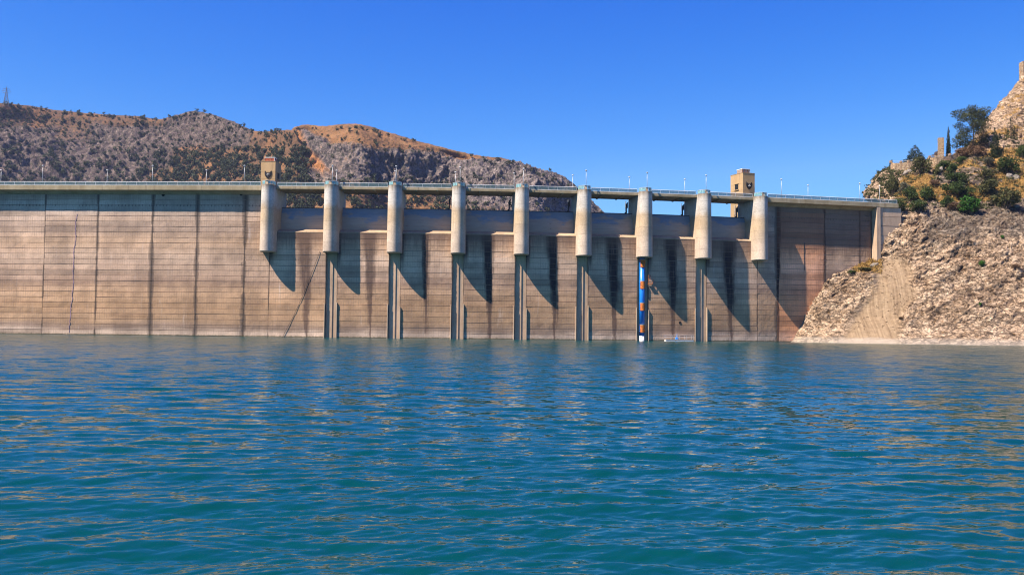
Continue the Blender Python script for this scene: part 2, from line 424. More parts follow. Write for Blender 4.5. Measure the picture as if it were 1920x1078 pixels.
def pipe_blue():
    M = Mat('blue_pipe'); p = M.pos(); f = M.noise(M.mapping(p, (2, 2, .4)), 1.0, 4)
    return M.base(M.mix(f, (.004, .13, .50), (.01, .22, .72)), 0.35, 0, 0.5)
M_PIPE = pipe_blue()
M_COLLAR = simple('orange_collar', (.42, .12, .02), 0.6, 0, 0.5, 2.5)

def rock_near():
    """hillside: rock, golden dry slope and smooth chute are vertex masks of what the ground IS there"""
    M = Mat('hillside_rock'); p = M.pos(); x, y, z = M.sep(p)
    grass = M.attr('grass'); chute = M.attr('chute'); wear = M.attr('grey')
    q = M.mapping(p, (.8, .8, 2.0), rot=(0.25, 0.55, 0.0))
    a = M.noise(p, 0.09, 5, 0.6); b = M.noise(q, 0.52, 7, 0.66); f = M.noise(q, 2.6, 6, 0.72)
    rock = M.ramp(b, [(0.28, (.045, .031, .022)), (0.38, (.13, .088, .056)), (0.44, (.43, .315, .22)), (0.57, (.56, .43, .31)), (0.8, (.66, .535, .40))])
    greyr = M.ramp(b, [(0.28, (.035, .029, .026)), (0.38, (.12, .097, .078)), (0.50, (.22, .18, .143)), (0.64, (.29, .245, .195)), (0.8, (.38, .33, .27))])
    rock = M.mix(M.ss(M.math('ADD', M.math('MULTIPLY', wear, 1.3), M.math('SUBTRACT', a, 0.75)), 0.15, 0.55), rock, greyr)
    rock = M.mix(1.0, rock, M.mix(M.ss(f, .30, .70), (.40, .37, .34), (1.28, 1.27, 1.25)), 'MULTIPLY')
    rock = M.mix(1.0, rock, M.mix(M.ss(M.noise(p, 0.16, 4, .6, .5), .35, .65), (.78, .73, .68), (1.1, 1.09, 1.08)), 'MULTIPLY')
    wd = M.noise(p, 0.9, 5, 0.7)
    rock = M.mix(M.ss(wd, 0.56, 0.68, 0.0, 0.7), rock, (.19, .095, .032))
    cr = M.n('ShaderNodeTexNoise'); M.l(q, cr.inputs['Vector']); cr.inputs['Scale'].default_value = 0.55; cr.inputs['Detail'].default_value = 6; cr.inputs['Roughness'].default_value = 0.62
    crack = M.math('ABSOLUTE', M.math('SUBTRACT', cr.outputs['Fac'], 0.5))
    rock = M.mix(M.ss(crack, 0.0, 0.028, 0.85, 0.0), rock, (.035, .026, .02))
    cr2 = M.math('ABSOLUTE', M.math('SUBTRACT', M.noise(q, 1.7, 5, .6), 0.5))
    rock = M.mix(M.ss(cr2, 0.0, 0.035, 0.75, 0.0), rock, (.05, .036, .027))
    gr = M.ramp(b, [(0.28, (.085, .048, .02)), (0.45, (.20, .115, .038)), (0.58, (.29, .165, .05)), (0.75, (.37, .225, .075))])
    gr = M.mix(1.0, gr, M.mix(f, (.5, .5, .5), (1.5, 1.5, 1.5)), 'MULTIPLY')
    gm = M.ss(M.math('ADD', grass, M.math('MULTIPLY', M.math('SUBTRACT', b, 0.5), 1.6)), 0.42, 0.62)
    c = M.mix(gm, rock, gr)
    uu = M.math('SUBTRACT', M.math('SUBTRACT', x, M.math('MULTIPLY', z, 0.40)), M.math('MULTIPLY', y, -0.30))
    cv = M.n('ShaderNodeCombineXYZ'); M.l(M.math('MULTIPLY', uu, 2.1), cv.inputs[0]); M.l(M.math('MULTIPLY', z, 0.07), cv.inputs[1])
    cu = M.noise(cv.outputs[0], 1.0, 5, 0.72)
    cc = M.ramp(cu, [(0.3, (.12, .08, .048)), (0.45, (.20, .138, .084)), (0.6, (.265, .19, .118)), (0.75, (.32, .235, .15))])
    c = M.mix(M.math('MULTIPLY', chute, 0.92), c, cc)
    pale = M.ss(M.math('ADD', z, M.math('MULTIPLY', M.math('SUBTRACT', b, 0.5), 1.8)), 0.7, 1.7, 0.8, 0.0)
    c = M.mix(pale, c, M.mix(f, (.25, .21, .17), (.38, .32, .26)))
    h = M.math('ADD', M.math('MULTIPLY', b, 1.6), M.math('ADD', f, M.math('MULTIPLY', M.ss(crack, 0.0, 0.05), 0.6)))
    hh = M.math('MULTIPLY', h, M.math('SUBTRACT', 1.0, M.math('MULTIPLY', chute, 0.75)))
    M.bump(hh, 0.85, 0.40)
    return M.base(c, 0.95, 0, 0.1)
M_ROCK = rock_near()

def mountain_mat(name, rock_cols, soil_cols, sc):
    M = Mat(name); p = M.pos()
    cliff = M.attr('cliff'); soil = M.attr('soil'); orange = M.attr('orange')
    a = M.noise(p, 0.035 * sc, 6, 0.65); b = M.noise(M.mapping(p, (1, 1, 0.45)), 0.16 * sc, 6, 0.7); f = M.noise(p, 0.7, 5, 0.7)
    rock = M.ramp(b, [(0.40, rock_cols[0]), (0.50, rock_cols[1]), (0.60, rock_cols[2])])
    rock = M.mix(1.0, rock, M.mix(M.ss(f, .3, .7), (.38, .38, .40), (1.6, 1.58, 1.55)), 'MULTIPLY')
    so = M.ramp(a, [(0.3, soil_cols[0]), (0.5, soil_cols[1]), (0.7, soil_cols[2])])
    so = M.mix(1.0, so, M.mix(f, (.62, .62, .62), (1.35, 1.35, 1.35)), 'MULTIPLY')
    k = M.ss(M.math('ADD', M.math('ADD', M.math('MULTIPLY', M.math('SUBTRACT', soil, cliff), .8), 0.42), M.math('ADD', M.math('MULTIPLY', M.math('SUBTRACT', b, 0.5), 1.8), M.math('MULTIPLY', M.math('SUBTRACT', f, 0.5), 1.2))), 0.25, 0.75)
    c = M.mix(k, rock, so)
    c = M.mix(M.math('MULTIPLY', orange, M.ss(b, 0.25, 0.6)), c, (.38, .165, .055))
    scrub = M.noise(p, 0.42, 5, 0.7)
    c = M.mix(M.ss(scrub, 0.52, 0.62, 0.0, 0.75), c, (.035, .042, .02))
    M.bump(M.math('ADD', b, M.math('MULTIPLY', f, 0.5)), 0.9, 2.0)
    return M.base(c, 0.95, 0, 0.1)
M_MOUNT = mountain_mat('mountain_ground', ((.042, .031, .030), (.085, .063, .056), (.138, .105, .090)), ((.070, .043, .027), (.130, .070, .037), (.23, .112, .048)), 1.0)
M_HILL = mountain_mat('hill_ground', ((.045, .038, .038), (.115, .092, .085), (.20, .165, .150)), ((.095, .053, .027), (.185, .094, .042), (.25, .135, .060)), 1.2)

def leaf_mat(name, c, c2=None):
    M = Mat(name); p = M.pos(); oi = M.n('ShaderNodeObjectInfo').outputs['Random']
    f = M.noise(p, 0.9, 4, 0.7); g = M.noise(p, 5.0, 2)
    c2 = c2 or tuple(x * 1.8 for x in c)
    d = tuple(x * 0.62 for x in c)
    col = M.mix(M.ss(f, 0.35, 0.68), d, c2)
    col = M.mix(1.0, col, M.mix(g, (.6, .6, .6), (1.4, 1.4, 1.4)), 'MULTIPLY')
    col = M.mix(1.0, col, M.mix(oi, (.82, .84, .80), (1.15, 1.12, 1.1)), 'MULTIPLY')
    M.base(col, 0.75, 0, 0.2)
    tl = M.n('ShaderNodeBsdfTranslucent'); M.l(col, tl.inputs[0]); mx = M.n('ShaderNodeMixShader'); mx.inputs[0].default_value = 0.25
    M.l(M.b.outputs[0], mx.inputs[1]); M.l(tl.outputs[0], mx.inputs[2]); M.l(mx.outputs[0], M.out.inputs[0])
    return M.m
L_PINE = leaf_mat('pine_needles', (.040, .050, .020), (.085, .095, .035))
L_OLIVE = leaf_mat('olive_leaves', (.060, .066, .024), (.12, .12, .045))
L_GREEN = leaf_mat('shrub_leaves', (.035, .060, .015), (.075, .11, .028))
L_VIVID = leaf_mat('fig_leaves', (.030, .095, .012), (.07, .19, .025))
L_BLUE = leaf_mat('spruce_needles', (.036, .058, .048), (.07, .10, .08))
L_CYPR = leaf_mat('cypress_needles', (.020, .038, .012), (.035, .058, .018))
L_BROWN = leaf_mat('dry_twigs', (.13, .075, .042), (.20, .125, .075))
L_GREY = leaf_mat('grey_scrub', (.085, .085, .050), (.15, .14, .09))
L_FAR = leaf_mat('far_foliage', (.040, .052, .026), (.080, .094, .044))
L_STRAW = leaf_mat('dry_grass', (.36, .21, .06), (.52, .34, .11))
M_BARK = simple('bark', (.10, .07, .05), 0.9, 0, 0.35, 3.0)

def stone_mat():
    M = Mat('rubble_stone'); p = M.pos()
    v = M.n('ShaderNodeTexVoronoi', feature='F1'); M.l(M.mapping(p, (1, 1, 1.4)), v.inputs['Vector']); v.inputs['Scale'].default_value = 1.9
    e = M.vor(M.mapping(p, (1, 1, 1.4)), 1.9, 'DISTANCE_TO_EDGE')
    h = M.sep(v.outputs['Color'])[0]
    c = M.ramp(h, [(0.0, (.27, .17, .10)), (0.4, (.40, .29, .18)), (0.7, (.47, .35, .22)), (1.0, (.36, .20, .10))])
    c = M.mix(M.ss(e, 0.02, 0.09, 0.8, 0.0), c, (.13, .095, .07))
    g = M.noise(p, 4, 4); c = M.mix(1.0, c, M.mix(g, (.7, .7, .7), (1.3, 1.3, 1.3)), 'MULTIPLY')
    M.bump(M.ss(e, 0.0, 0.15), 0.8, 0.1)
    return M.base(c, 0.95, 0, 0.1)
M_STONE = stone_mat()

def water_mat():
    M = Mat('lake_water'); p = M.pos(); far = M.attr('far')
    # ripples too small for the mesh: a tilt of the surface normal by smooth noise
    t1 = M.n('ShaderNodeTexNoise'); M.l(M.mapping(p, (1.0, 1.9, 1.0)), t1.inputs['Vector']); t1.inputs['Scale'].default_value = 3.2; t1.inputs['Detail'].default_value = 2
    t2 = M.n('ShaderNodeTexNoise'); M.l(M.mapping(p, (0.55, 1.1, 1.0)), t2.inputs['Vector']); t2.inputs['Scale'].default_value = 0.9; t2.inputs['Detail'].default_value = 3
    def vm(op, a, b):
        x = M.n('ShaderNodeVectorMath', operation=op); M.setv(x.inputs[0], a)
        if op == 'SCALE': M.setv(x.inputs['Scale'], b)
        else: M.setv(x.inputs[1], b)
        return x.outputs[0]
    def slope(tex, skew):                          # skewed: ripple fronts lean towards the shore opposite the dam
        v = vm('SUBTRACT', tex.outputs['Color'], (.5, .5, .5)); q = M.sep(v)
        y = M.math('SUBTRACT', M.math('MULTIPLY', q[1], 1.0 - skew), M.math('MULTIPLY', M.math('ABSOLUTE', q[1]), skew * 1.4))
        cb = M.n('ShaderNodeCombineXYZ'); M.l(M.math('MULTIPLY', q[0], 0.5), cb.inputs[0]); M.l(y, cb.inputs[1]); return cb.outputs[0]
    t3 = M.n('ShaderNodeTexNoise'); M.l(M.mapping(p, (0.30, 0.055, 1.0)), t3.inputs['Vector']); t3.inputs['Scale'].default_value = 1.0; t3.inputs['Detail'].default_value = 4; t3.inputs['Roughness'].default_value = 0.7
    grp = M.ss(t3.outputs['Fac'], 0.33, 0.66, 0.35, 1.5)
    d1 = slope(t1, 0.0); d2 = slope(t2, 0.72)
    d = vm('ADD', vm('SCALE', d1, M.ss(far, 0.0, 0.7, 0.09, 0.42)), vm('SCALE', d2, M.math('MULTIPLY', grp, M.ss(far, 0.05, 0.8, 0.0, 1.0))))
    nn = M.n('ShaderNodeVectorMath', operation='NORMALIZE')
    M.l(vm('ADD', M.n('ShaderNodeNewGeometry').outputs['Normal'], d), nn.inputs[0]); M.l(nn.outputs[0], M.b.inputs['Normal'])
    M.base((.0008, .037, .039), M.ss(far, 0.1, 1.0, 0.03, 0.17), 0, 0.5)
    M.b.inputs['IOR'].default_value = 1.333
    return M.m
M_WATER = water_mat()

# ------------------------------------------------------------------ dam plan
PSI, DTH, BAY = R(-3.628), R(2.1855), 14.92
NP = 9
class Frame:
    def __init__(self, P, a):
        self.P = Vector((P[0], P[1], 0)); self.a = a
        self.t = Vector((math.cos(a), math.sin(a), 0)); self.nv = Vector((math.sin(a), -math.cos(a), 0))
    def __call__(self, s, n, z): return self.P + self.t * s + self.nv * n + Vector((0, 0, z))
    def s_of(self, px, py=500, n=0.0):            # where the sight line through a pixel meets this wall
        o, d = ray(px, py); P = self.P + self.nv * n
        k = (P - o).dot(self.nv) / d.dot(self.nv); return (o + d * k - P).dot(self.t)
PP = [Vector((-57.595, 227.133, 0))]
for i in range(NP - 1):
    a = PSI + DTH * (i + 0.5); PP.append(PP[-1] + Vector((math.cos(a), math.sin(a), 0)) * BAY)
F_LEFT = Frame(PP[0], PSI)
F_PIER = [Frame(PP[i], PSI + DTH * i) for i in range(NP)]
F_BAY = [Frame(PP[i], PSI + DTH * (i + 0.5)) for i in range(NP - 1)]
F_RIGHT = Frame(PP[-1], PSI + DTH * (NP - 1))
Z_TOP, Z_CREST, LEFT_END = 35.64, 25.0, -150.0

# ------------------------------------------------------------------ WATER
def build_water():
    ang = np.concatenate([np.linspace(-180, -33, 40, endpoint=False), np.linspace(-33, 33, 720), np.linspace(33, 180, 41)[1:]])
    nr = 640
    t = np.linspace(0, 1, nr)
    # ring spacing follows the eye: fine close by, coarse far away
    dep = 0.0085 + 0.285 * (1 - t) ** 1.12 + 1.2 * np.clip(0.06 - t, 0, 1) / 0.06
    rad = CAM_H / dep
    A = np.radians(ang)
    # outer limit: the line of the dam (inside its body), shore hidden under the hillside
    X = np.sin(A)[None, :] * np.ones((nr, 1)); Yd = np.cos(A)[None, :] * np.ones((nr, 1))
    lim = np.full(len(ang), 300.0)
    for k, a in enumerate(A):
        if math.cos(a) > 0.3: lim[k] = min(300.0, 238.0 / math.cos(a) + (18 if a > 0.2 else 0))
    rr = np.minimum(rad[:, None] * np.ones((1, len(ang))), lim[None, :] * (0.9995 + 0.0005 * t[:, None]))
    rr[0, :] = 0.01
    x, y = X * rr, Yd * rr
    z = np.zeros_like(x)
    rg = np.random.default_rng(11)
    wind = R(98)
    step = np.gradient(rr, axis=0)
    gx, gy = 0.5 * np.sin(0.31 * y + 0.17 * x), 0.5 * np.sin(0.23 * x - 0.19 * y)
    for k in range(90):
        lam = 0.17 * (8.0 ** rg.random()) if k < 78 else 1.3 * (3.0 ** rg.random())
        th = wind + rg.normal() * (0.48 if lam < 0.9 else 0.24)
        kk = 2 * math.pi / lam
        slope = 0.0255 * (0.6 + 0.8 * rg.random()) * (lam / 0.5) ** (0.35 if lam < 0.5 else -0.02)
        ph = rg.random() * 6.283
        arg = kk * (x * math.cos(th) + y * math.sin(th)) + ph + 1.1 * np.sin(0.21 * x + 0.13 * y + k) + gx + gy
        fade = sstep(0.62, 0.25, step / lam)        # a ripple fades where the rings are too coarse to carry it
        patch = 0.8 + 0.4 * np.sin(0.16 * x + 0.11 * y + 2.1 * k)
        z += slope / kk * fade * patch * (np.sin(arg) + 0.33 * np.sin(2 * arg + 0.9) + 0.12 * np.sin(3 * arg + 1.8))
    far = sstep(14, 70, rr)
    V = np.stack([x, y, z], -1).reshape(-1, 3)
    Q = grid_quads(nr, len(ang))[:, ::-1]
    o = np_mesh('lake_water', V, Q, M_WATER, attrs={'far': far.ravel()})
    tag(o, 'rippled teal and blue reservoir water in front of the dam', kind='structure')
    return o
water = build_water()

# ------------------------------------------------------------------ RIGHT HILLSIDE
def ctrl_at(rows):
    return np.array([[tuple(at(*p)) if len(p) == 3 else p[:3] for p in row] for row in rows])

def build_hillside():
    def ext(row, dy=(14, 32)):                     # carry a row on beyond the frame on the right
        px, py, Y = row[-1]
        return row + [(2200, py - 6, Y - dy[0]), (2650, py - 6, Y - dy[1])]
    shore = []
    for px, Y in ((1440, 252), (1476, 241.0), (1540, 233), (1620, 227), (1722, 221.5), (1832, 217), (1940, 213), (2200, 200), (2650, 182)):
        p = at(px, 640, Y); shore.append((p.x, p.y, 0.0))
    r0 = [(*(Vector(p) + Vector((-1.5, -6, -5))), 0) for p in shore]
    r1 = [(*p, 0) for p in shore]
    rows = [r0, r1,
        ext([(1478, 598, 254), (1506, 598, 242.0), (1566, 598, 236.5), (1642, 600, 231), (1736, 604, 226), (1842, 610, 222), (1942, 612, 218)]),
        ext([(1512, 548, 256), (1537, 548, 243.5), (1590, 548, 239.5), (1662, 552, 235), (1746, 562, 230), (1848, 575, 226), (1944, 580, 222)]),
        ext([(1526, 518, 258), (1552, 520, 245.0), (1602, 519, 242.0), (1668, 517, 238.5), (1752, 528, 234), (1850, 542, 230), (1945, 545, 226)]),
        ext([(1612, 494, 260), (1634, 492, 248.0), (1652, 490, 244.5), (1690, 484, 241.5), (1762, 488, 237.5), (1852, 494, 234), (1946, 490, 231)]),
        ext([(1664, 446, 262), (1648, 448, 250.0), (1662, 440, 246.5), (1702, 434, 244.5), (1768, 440, 241.5), (1856, 445, 239), (1948, 444, 237)]),
        ext([(1700, 396, 266), (1660, 405, 252.5), (1678, 398, 250.5), (1716, 396, 249.5), (1778, 401, 248.0), (1860, 405, 246), (1950, 402, 245)]),
        ext([(1628, 374, 300), (1640, 366, 272), (1668, 366, 265), (1718, 362, 260), (1786, 362, 258), (1864, 362, 257), (1952, 362, 256)], (12, 26)),
        ext([(1640, 345, 308), (1649, 333, 284), (1674, 330, 277), (1722, 324, 272), (1790, 322, 270), (1868, 315, 270), (1955, 315, 268)], (10, 22)),
        ext([(1655, 327, 316), (1664, 321, 293), (1692, 322, 288), (1736, 320, 284), (1796, 303, 283), (1870, 268, 287), (1956, 258, 287)], (8, 16)),
        ext([(1672, 328, 332), (1680, 318, 318), (1704, 314, 310), (1746, 308, 306), (1806, 289, 303), (1866, 228, 302), (1958, 195, 302)], (4, 8)),
        ext([(1690, 332, 350), (1700, 318, 342), (1726, 312, 334), (1764, 304, 328), (1826, 270, 322), (1890, 200, 320), (1966, 150, 318)], (2, 4)),
        ext([(1716, 336, 372), (1730, 326, 366), (1756, 318, 358), (1796, 306, 350), (1850, 262, 342), (1916, 160, 336), (1976, 136, 333)], (0, 0)),
        ext([(1740, 420, 420), (1760, 420, 416), (1790, 400, 410), (1830, 380, 404), (1880, 320, 396), (1930, 220, 388), (1985, 190, 384)], (0, 0))]
    ctrl = ctrl_at(rows)
    nr, nc = 430, 520
    # columns beyond the frame need fewer samples
    G = catmull(ctrl, nr, nc)
    N = grid_normals(G)
    if N[..., 1].mean() > 0: N = -N
    P = G.reshape(-1, 3); Nn = N.reshape(-1, 3)
    px, py = project(P)
    rowt = np.repeat(np.linspace(0, len(rows) - 1, nr), nc)
    # smooth scree chute running down to the water
    def inside(px, py):
        left = np.interp(py, [470, 500, 560, 640], [1668, 1648, 1622, 1572]); right = np.interp(py, [470, 500, 560, 600, 640], [1700, 1716, 1712, 1690, 1690])
        wob = fbm(P * 0.25, 3, 31) * 12
        return sstep(-9, 15, px - left + wob) * sstep(-9, 15, right - px + wob) * sstep(476, 498, py + wob)
    chute = inside(px, py) * (rowt < 6)
    upper = sstep(7.0, 7.5, rowt + fbm(P * 0.08, 3, 5) * 0.6)
    peak = sstep(0.0, 1.0, (px - np.interp(py, [120, 240, 300], [1880, 1835, 1815])) / 30) * sstep(300, 265, py)
    ledge = sstep(1590, 1604, px) * sstep(1662, 1648, px) * sstep(484, 494, py) * sstep(522, 512, py)
    grass = np.clip(upper * (0.60 + 0.9 * fbm(P * 0.09, 4, 9)) * (1 - 0.40 * peak) - 0.9 * sstep(1700, 1660, px) * upper, 0, 1)
    grass = np.clip(grass + ledge * 0.8, 0, 1)
    # displacement
    rough = (1 - 0.93 * chute) * (1 - 0.55 * grass * (1 - peak)) * (1 + .5 * peak)
    q = P * np.array([1, 1, 1.25]); ca, sa = math.cos(0.6), math.sin(0.6)
    q = np.stack([q[:, 0] * ca + q[:, 2] * sa, q[:, 1], -q[:, 0] * sa + q[:, 2] * ca], -1)   # strata dip to the right
    warp = np.stack([fbm(P * 0.15, 3, 51), fbm(P * 0.15, 3, 52), fbm(P * 0.15, 3, 53)], -1)
    d = 1.5 * fbm(P * 0.045, 3, 1) + 1.0 * fbm(q * np.array([.10, .12, .22]), 4, 2, True) * rough
    c1, e1, i1 = cells(q * np.array([.26, .26, .62]) + warp * 1.2, 3)
    c2, e2, i2 = cells(q * np.array([.62, .62, 1.5]) + warp * 1.6, 8)
    d += rough * (0.65 * (i1 - 0.5) + 0.30 * (sstep(0, 0.08, e1) - 1))
    d += rough * (0.24 * (i2 - 0.5) + 0.12 * (sstep(0, 0.12, e2) - 1))
    d += rough * 0.34 * fbm(q * np.array([.5, .5, 1.3]) + warp * .5, 4, 12, True)
    st = fbm(np.stack([(P[:, 0] + P[:, 1] * 0.3 - P[:, 2] * 0.40) * 1.1, P[:, 1] * 0.1, P[:, 2] * 0.05], -1), 3, 40)
    d += chute * 0.16 * st - 0.35 * chute
    keep = 1 - 0.75 * sstep(1.4, 0.6, np.abs(rowt - 1.0)) 
    P2 = P + Nn * (d * keep)[:, None]
    grey = np.clip(sstep(4.0, 6.8, rowt) * sstep(1680, 1750, px) * 0.56 + .06 * sstep(1720, 1800, px) - 0.5 * peak + 0.25 * sstep(1700, 1640, px) * upper, 0, 1)
    o = np_mesh('hillside', P2, grid_quads(nr, nc), M_ROCK, smooth=False, attrs={'grass': grass, 'chute': chute, 'grey': grey})
    tag(o, 'steep pale rock hillside with golden grass at the right end of the dam', kind='structure')
    me = o.data
    bv = BVHTree.FromPolygons([tuple(v) for v in P2], grid_quads(nr, nc).tolist())
    return o, bv, P2, Nn, grass, upper, rowt, px, py
hillside, HBVH, H_P, H_N, H_GRASS, H_UP, H_ROW, H_PX, H_PY = build_hillside()

def on_hill(px, py):
    o, d = ray(px, py)
    loc, nrm, idx, dist = HBVH.ray_cast(o, d)
    return loc

# ------------------------------------------------------------------ FAR MOUNTAIN AND HILL
def sheet(name, rows, nr, nc, mat, seed, cliff_fn, soil_fn, orange_fn, amp, label):
    ctrl = ctrl_at(rows); G = catmull(ctrl, nr, nc); N = grid_normals(G)
    if N[..., 1].mean() > 0: N = -N
    P = G.reshape(-1, 3); Nn = N.reshape(-1, 3); px, py = project(P)
    wx = fbm(P * 0.02, 3, seed + 60) * 30
    cliff = cliff_fn(px + wx * 0.6, py + wx * 0.4); soil = soil_fn(px, py); orange = orange_fn(px, py)
    rr = np.linspace(0, 1, nr).repeat(nc)
    crestk = np.repeat(np.array([1.0] * nr), nc)
    g = fbm(P * np.array([.011, .011, .007]), 4, seed, True)
    wv = np.stack([fbm(P * 0.03, 3, seed + 21), fbm(P * 0.03, 3, seed + 22), fbm(P * 0.03, 3, seed + 23)], -1)
    v = fbm(P * np.array([.050, .050, .018]) + wv * 0.6, 4, seed + 5, True)
    v2 = fbm(P * np.array([.15, .15, .055]) + wv, 4, seed + 6, True)
    c1, e1, i1 = cells(P * np.array([.085, .085, .045]) + wv * 1.5, seed + 9)
    s = fbm(P * 0.11, 4, seed + 12)
    # keep the skyline where it belongs: large relief fades towards the crest row
    t = np.linspace(0, len(rows) - 1, nr).repeat(nc); crest = len(rows) - 2
    k = 0.16 + 0.84 * sstep(0.0, 0.9, np.abs(t - crest))
    v3 = fbm(P * np.array([.34, .34, .15]) + wv * 2, 3, seed + 7, True)
    d = amp * k * (0.45 * g + (0.15 + 0.85 * cliff) * 0.55 * v) + (0.25 + .75 * k) * (0.42 + cliff) * (2.4 * v2 + 1.6 * (i1 - 0.5) + 1.1 * v3) + 1.1 * s * (0.4 + 0.6 * k)
    P2 = P + Nn * d[:, None]
    o = np_mesh(name, P2, grid_quads(nr, nc), mat, smooth=False, attrs={'cliff': cliff, 'soil': soil, 'orange': orange})
    tag(o, label, kind='structure')
    bv = BVHTree.FromPolygons([tuple(p) for p in P2], grid_quads(nr, nc).tolist())
    return o, bv

def curve(xs, ys): return lambda x: np.interp(x, xs, ys)
sky_m = curve([-420, -150, 0, 60, 120, 200, 290, 300, 330, 370, 420, 470, 482, 520, 550, 560, 580, 608, 642, 670, 714, 800, 1000],
              [215, 195, 193, 201, 210, 217, 222, 227, 219, 212, 225, 245, 250, 248, 247, 263, 291, 323, 351, 381, 441, 520, 600])
near_m = curve([380, 470, 520, 560, 640, 900], [0, 95, 170, 228, 275, 300])
cols_m = [-420, -220, -60, 40, 120, 200, 262, 298, 334, 372, 425, 478, 515, 548, 562, 582, 610, 645, 690, 760, 900]
rows_m = []
for g_, Y in ((0.0, 850), (0.35, 905), (0.60, 960), (0.72, 1000), (0.83, 1040), (0.92, 1075)):
    rows_m.append([(x, 620 - (620 - float(sky_m(x))) * g_, Y - float(near_m(x)) + 30 * math.sin(x * 0.011) + 7 * math.sin(x * 0.023 + Y)) for x in cols_m])
rows_m.append([(x, float(sky_m(x)), 1105 - float(near_m(x)) + 30 * math.sin(x * 0.011)) for x in cols_m])
rows_m.append([(x, float(sky_m(x)) + 60, 1240 - float(near_m(x))) for x in cols_m])
def cliff_m(px, py):
    a = sstep(170, 200, px) * sstep(345, 315, px) * sstep(232, 250, py) * sstep(335, 300, py)
    b = sstep(120, 95, px) * sstep(238, 262, py) * sstep(350, 320, py)
    c = sstep(300, 330, px) * sstep(480, 440, px) * sstep(290, 265, py) * 0.8
    e = sstep(100, 130, px) * sstep(290, 230, px) * sstep(262, 300, py) * 0.8
    return np.clip(a + b + c + e, 0, 1)
def soil_m(px, py):
    base = 0.30 * sstep(260, 225, py + (px - 100) * -.06)
    s = sstep(250, 330, px) * sstep(262, 300, py) * 1.0
    s2 = sstep(470, 520, px) * 0.8
    return np.clip(base + s * 0.70 + s2 * 0.5, 0, 1)
mountain, MBVH = sheet('mountain', rows_m, 210, 560, M_MOUNT, 100, cliff_m, soil_m, lambda x, y: np.zeros_like(x), 9.0,
                       'scrubby grey mountain ridge rising behind the left half of the dam')

crest_h = curve([550, 560, 575, 620, 665, 700, 760, 830, 900, 938, 975, 1035, 1078, 1105, 1130, 1160, 1250],
                [246, 241, 239, 242, 237, 245, 263, 282, 297, 299, 311, 337, 350, 372, 398, 425, 470])
edge_h = curve([235, 262, 290, 322, 350, 380, 440], [551, 558, 578, 606, 640, 668, 712])
left_h = curve([235, 262, 520], [549, 552, 556])
right_px = 1230
fr = [0, .035, .09, .17, .25, .34, .43, .51, .58, .66, .76, .88, 1.0]
rows_h = []
for py0, Y in ((520, 700), (440, 735), (395, 765), (360, 795), (335, 818), (305, 833), (280, 842), (262, 868)):
    row = [(float(left_h(py0)) + 26, py0 + 10, Y + 110)]
    for i_, f_ in enumerate(fr):
        x = float(left_h(py0)) + (right_px - float(left_h(py0))) * f_
        cy = float(crest_h(x)); y = max(py0, cy + 4 + (520 - py0) * 0.02 * 0)
        k = (520 - py0) / (520 - 262)
        y = 520 + (cy + 12 - 520) * k if cy > 262 else 520 + (max(cy + 10, 262 - (262 - cy) * 0.4) - 520) * k
        Yd = Y + (55 * math.exp(-f_ / 0.03)) + 24 * math.sin(x * 0.021 + py0 * 0.01) + 10 * math.sin(x * 0.055)
        row.append((x, y, Yd))
    rows_h.append(row)
row = [(566, 258, 1010)]
for f_ in fr:
    x = 551 + (right_px - 551) * f_; row.append((x, float(crest_h(x)), 915 + 18 * math.sin(x * 0.02) + 40 * math.exp(-f_ / 0.03)))
rows_h.append(row)
rows_h.append([(p[0] + 6, p[1] + 60, 1030) for p in row])
def cliff_h(px, py):
    a = sstep(560, 590, px) * sstep(880, 800, px) * sstep(252, 272, py + (px - 600) * -0.13) * sstep(362, 345, py)
    b = sstep(780, 850, px) * sstep(300, 312, py) * sstep(430, 360, py + (1000 - px) * 0.1) * 0.9
    c = sstep(600, 570, px) * sstep(236, 244, py)
    return np.clip(a + b + c, 0, 1)
def soil_h(px, py):
    return np.clip(0.74 - 0.30 * sstep(820, 900, px) * sstep(300, 320, py) - 0.25 * sstep(345, 360, py), 0, 1)
def orange_h(px, py):
    l = edge_h(py)
    return sstep(22, 6, px - l) * sstep(-30, -4, px - l) * sstep(248, 262, py) * sstep(335, 318, py)
hill, LBVH = sheet('hill', rows_h, 210, 520, M_HILL, 300, cliff_h, soil_h, orange_h, 7.5,
                   'dry orange hill with grey cliffs behind the spillway')

# ------------------------------------------------------------------ THE DAM
dam = empty('dam', F_BAY[3](BAY / 2, 0, 0))
tag(dam, 'long stained concrete dam with nine rounded spillway piers and steel gates', 'dam')

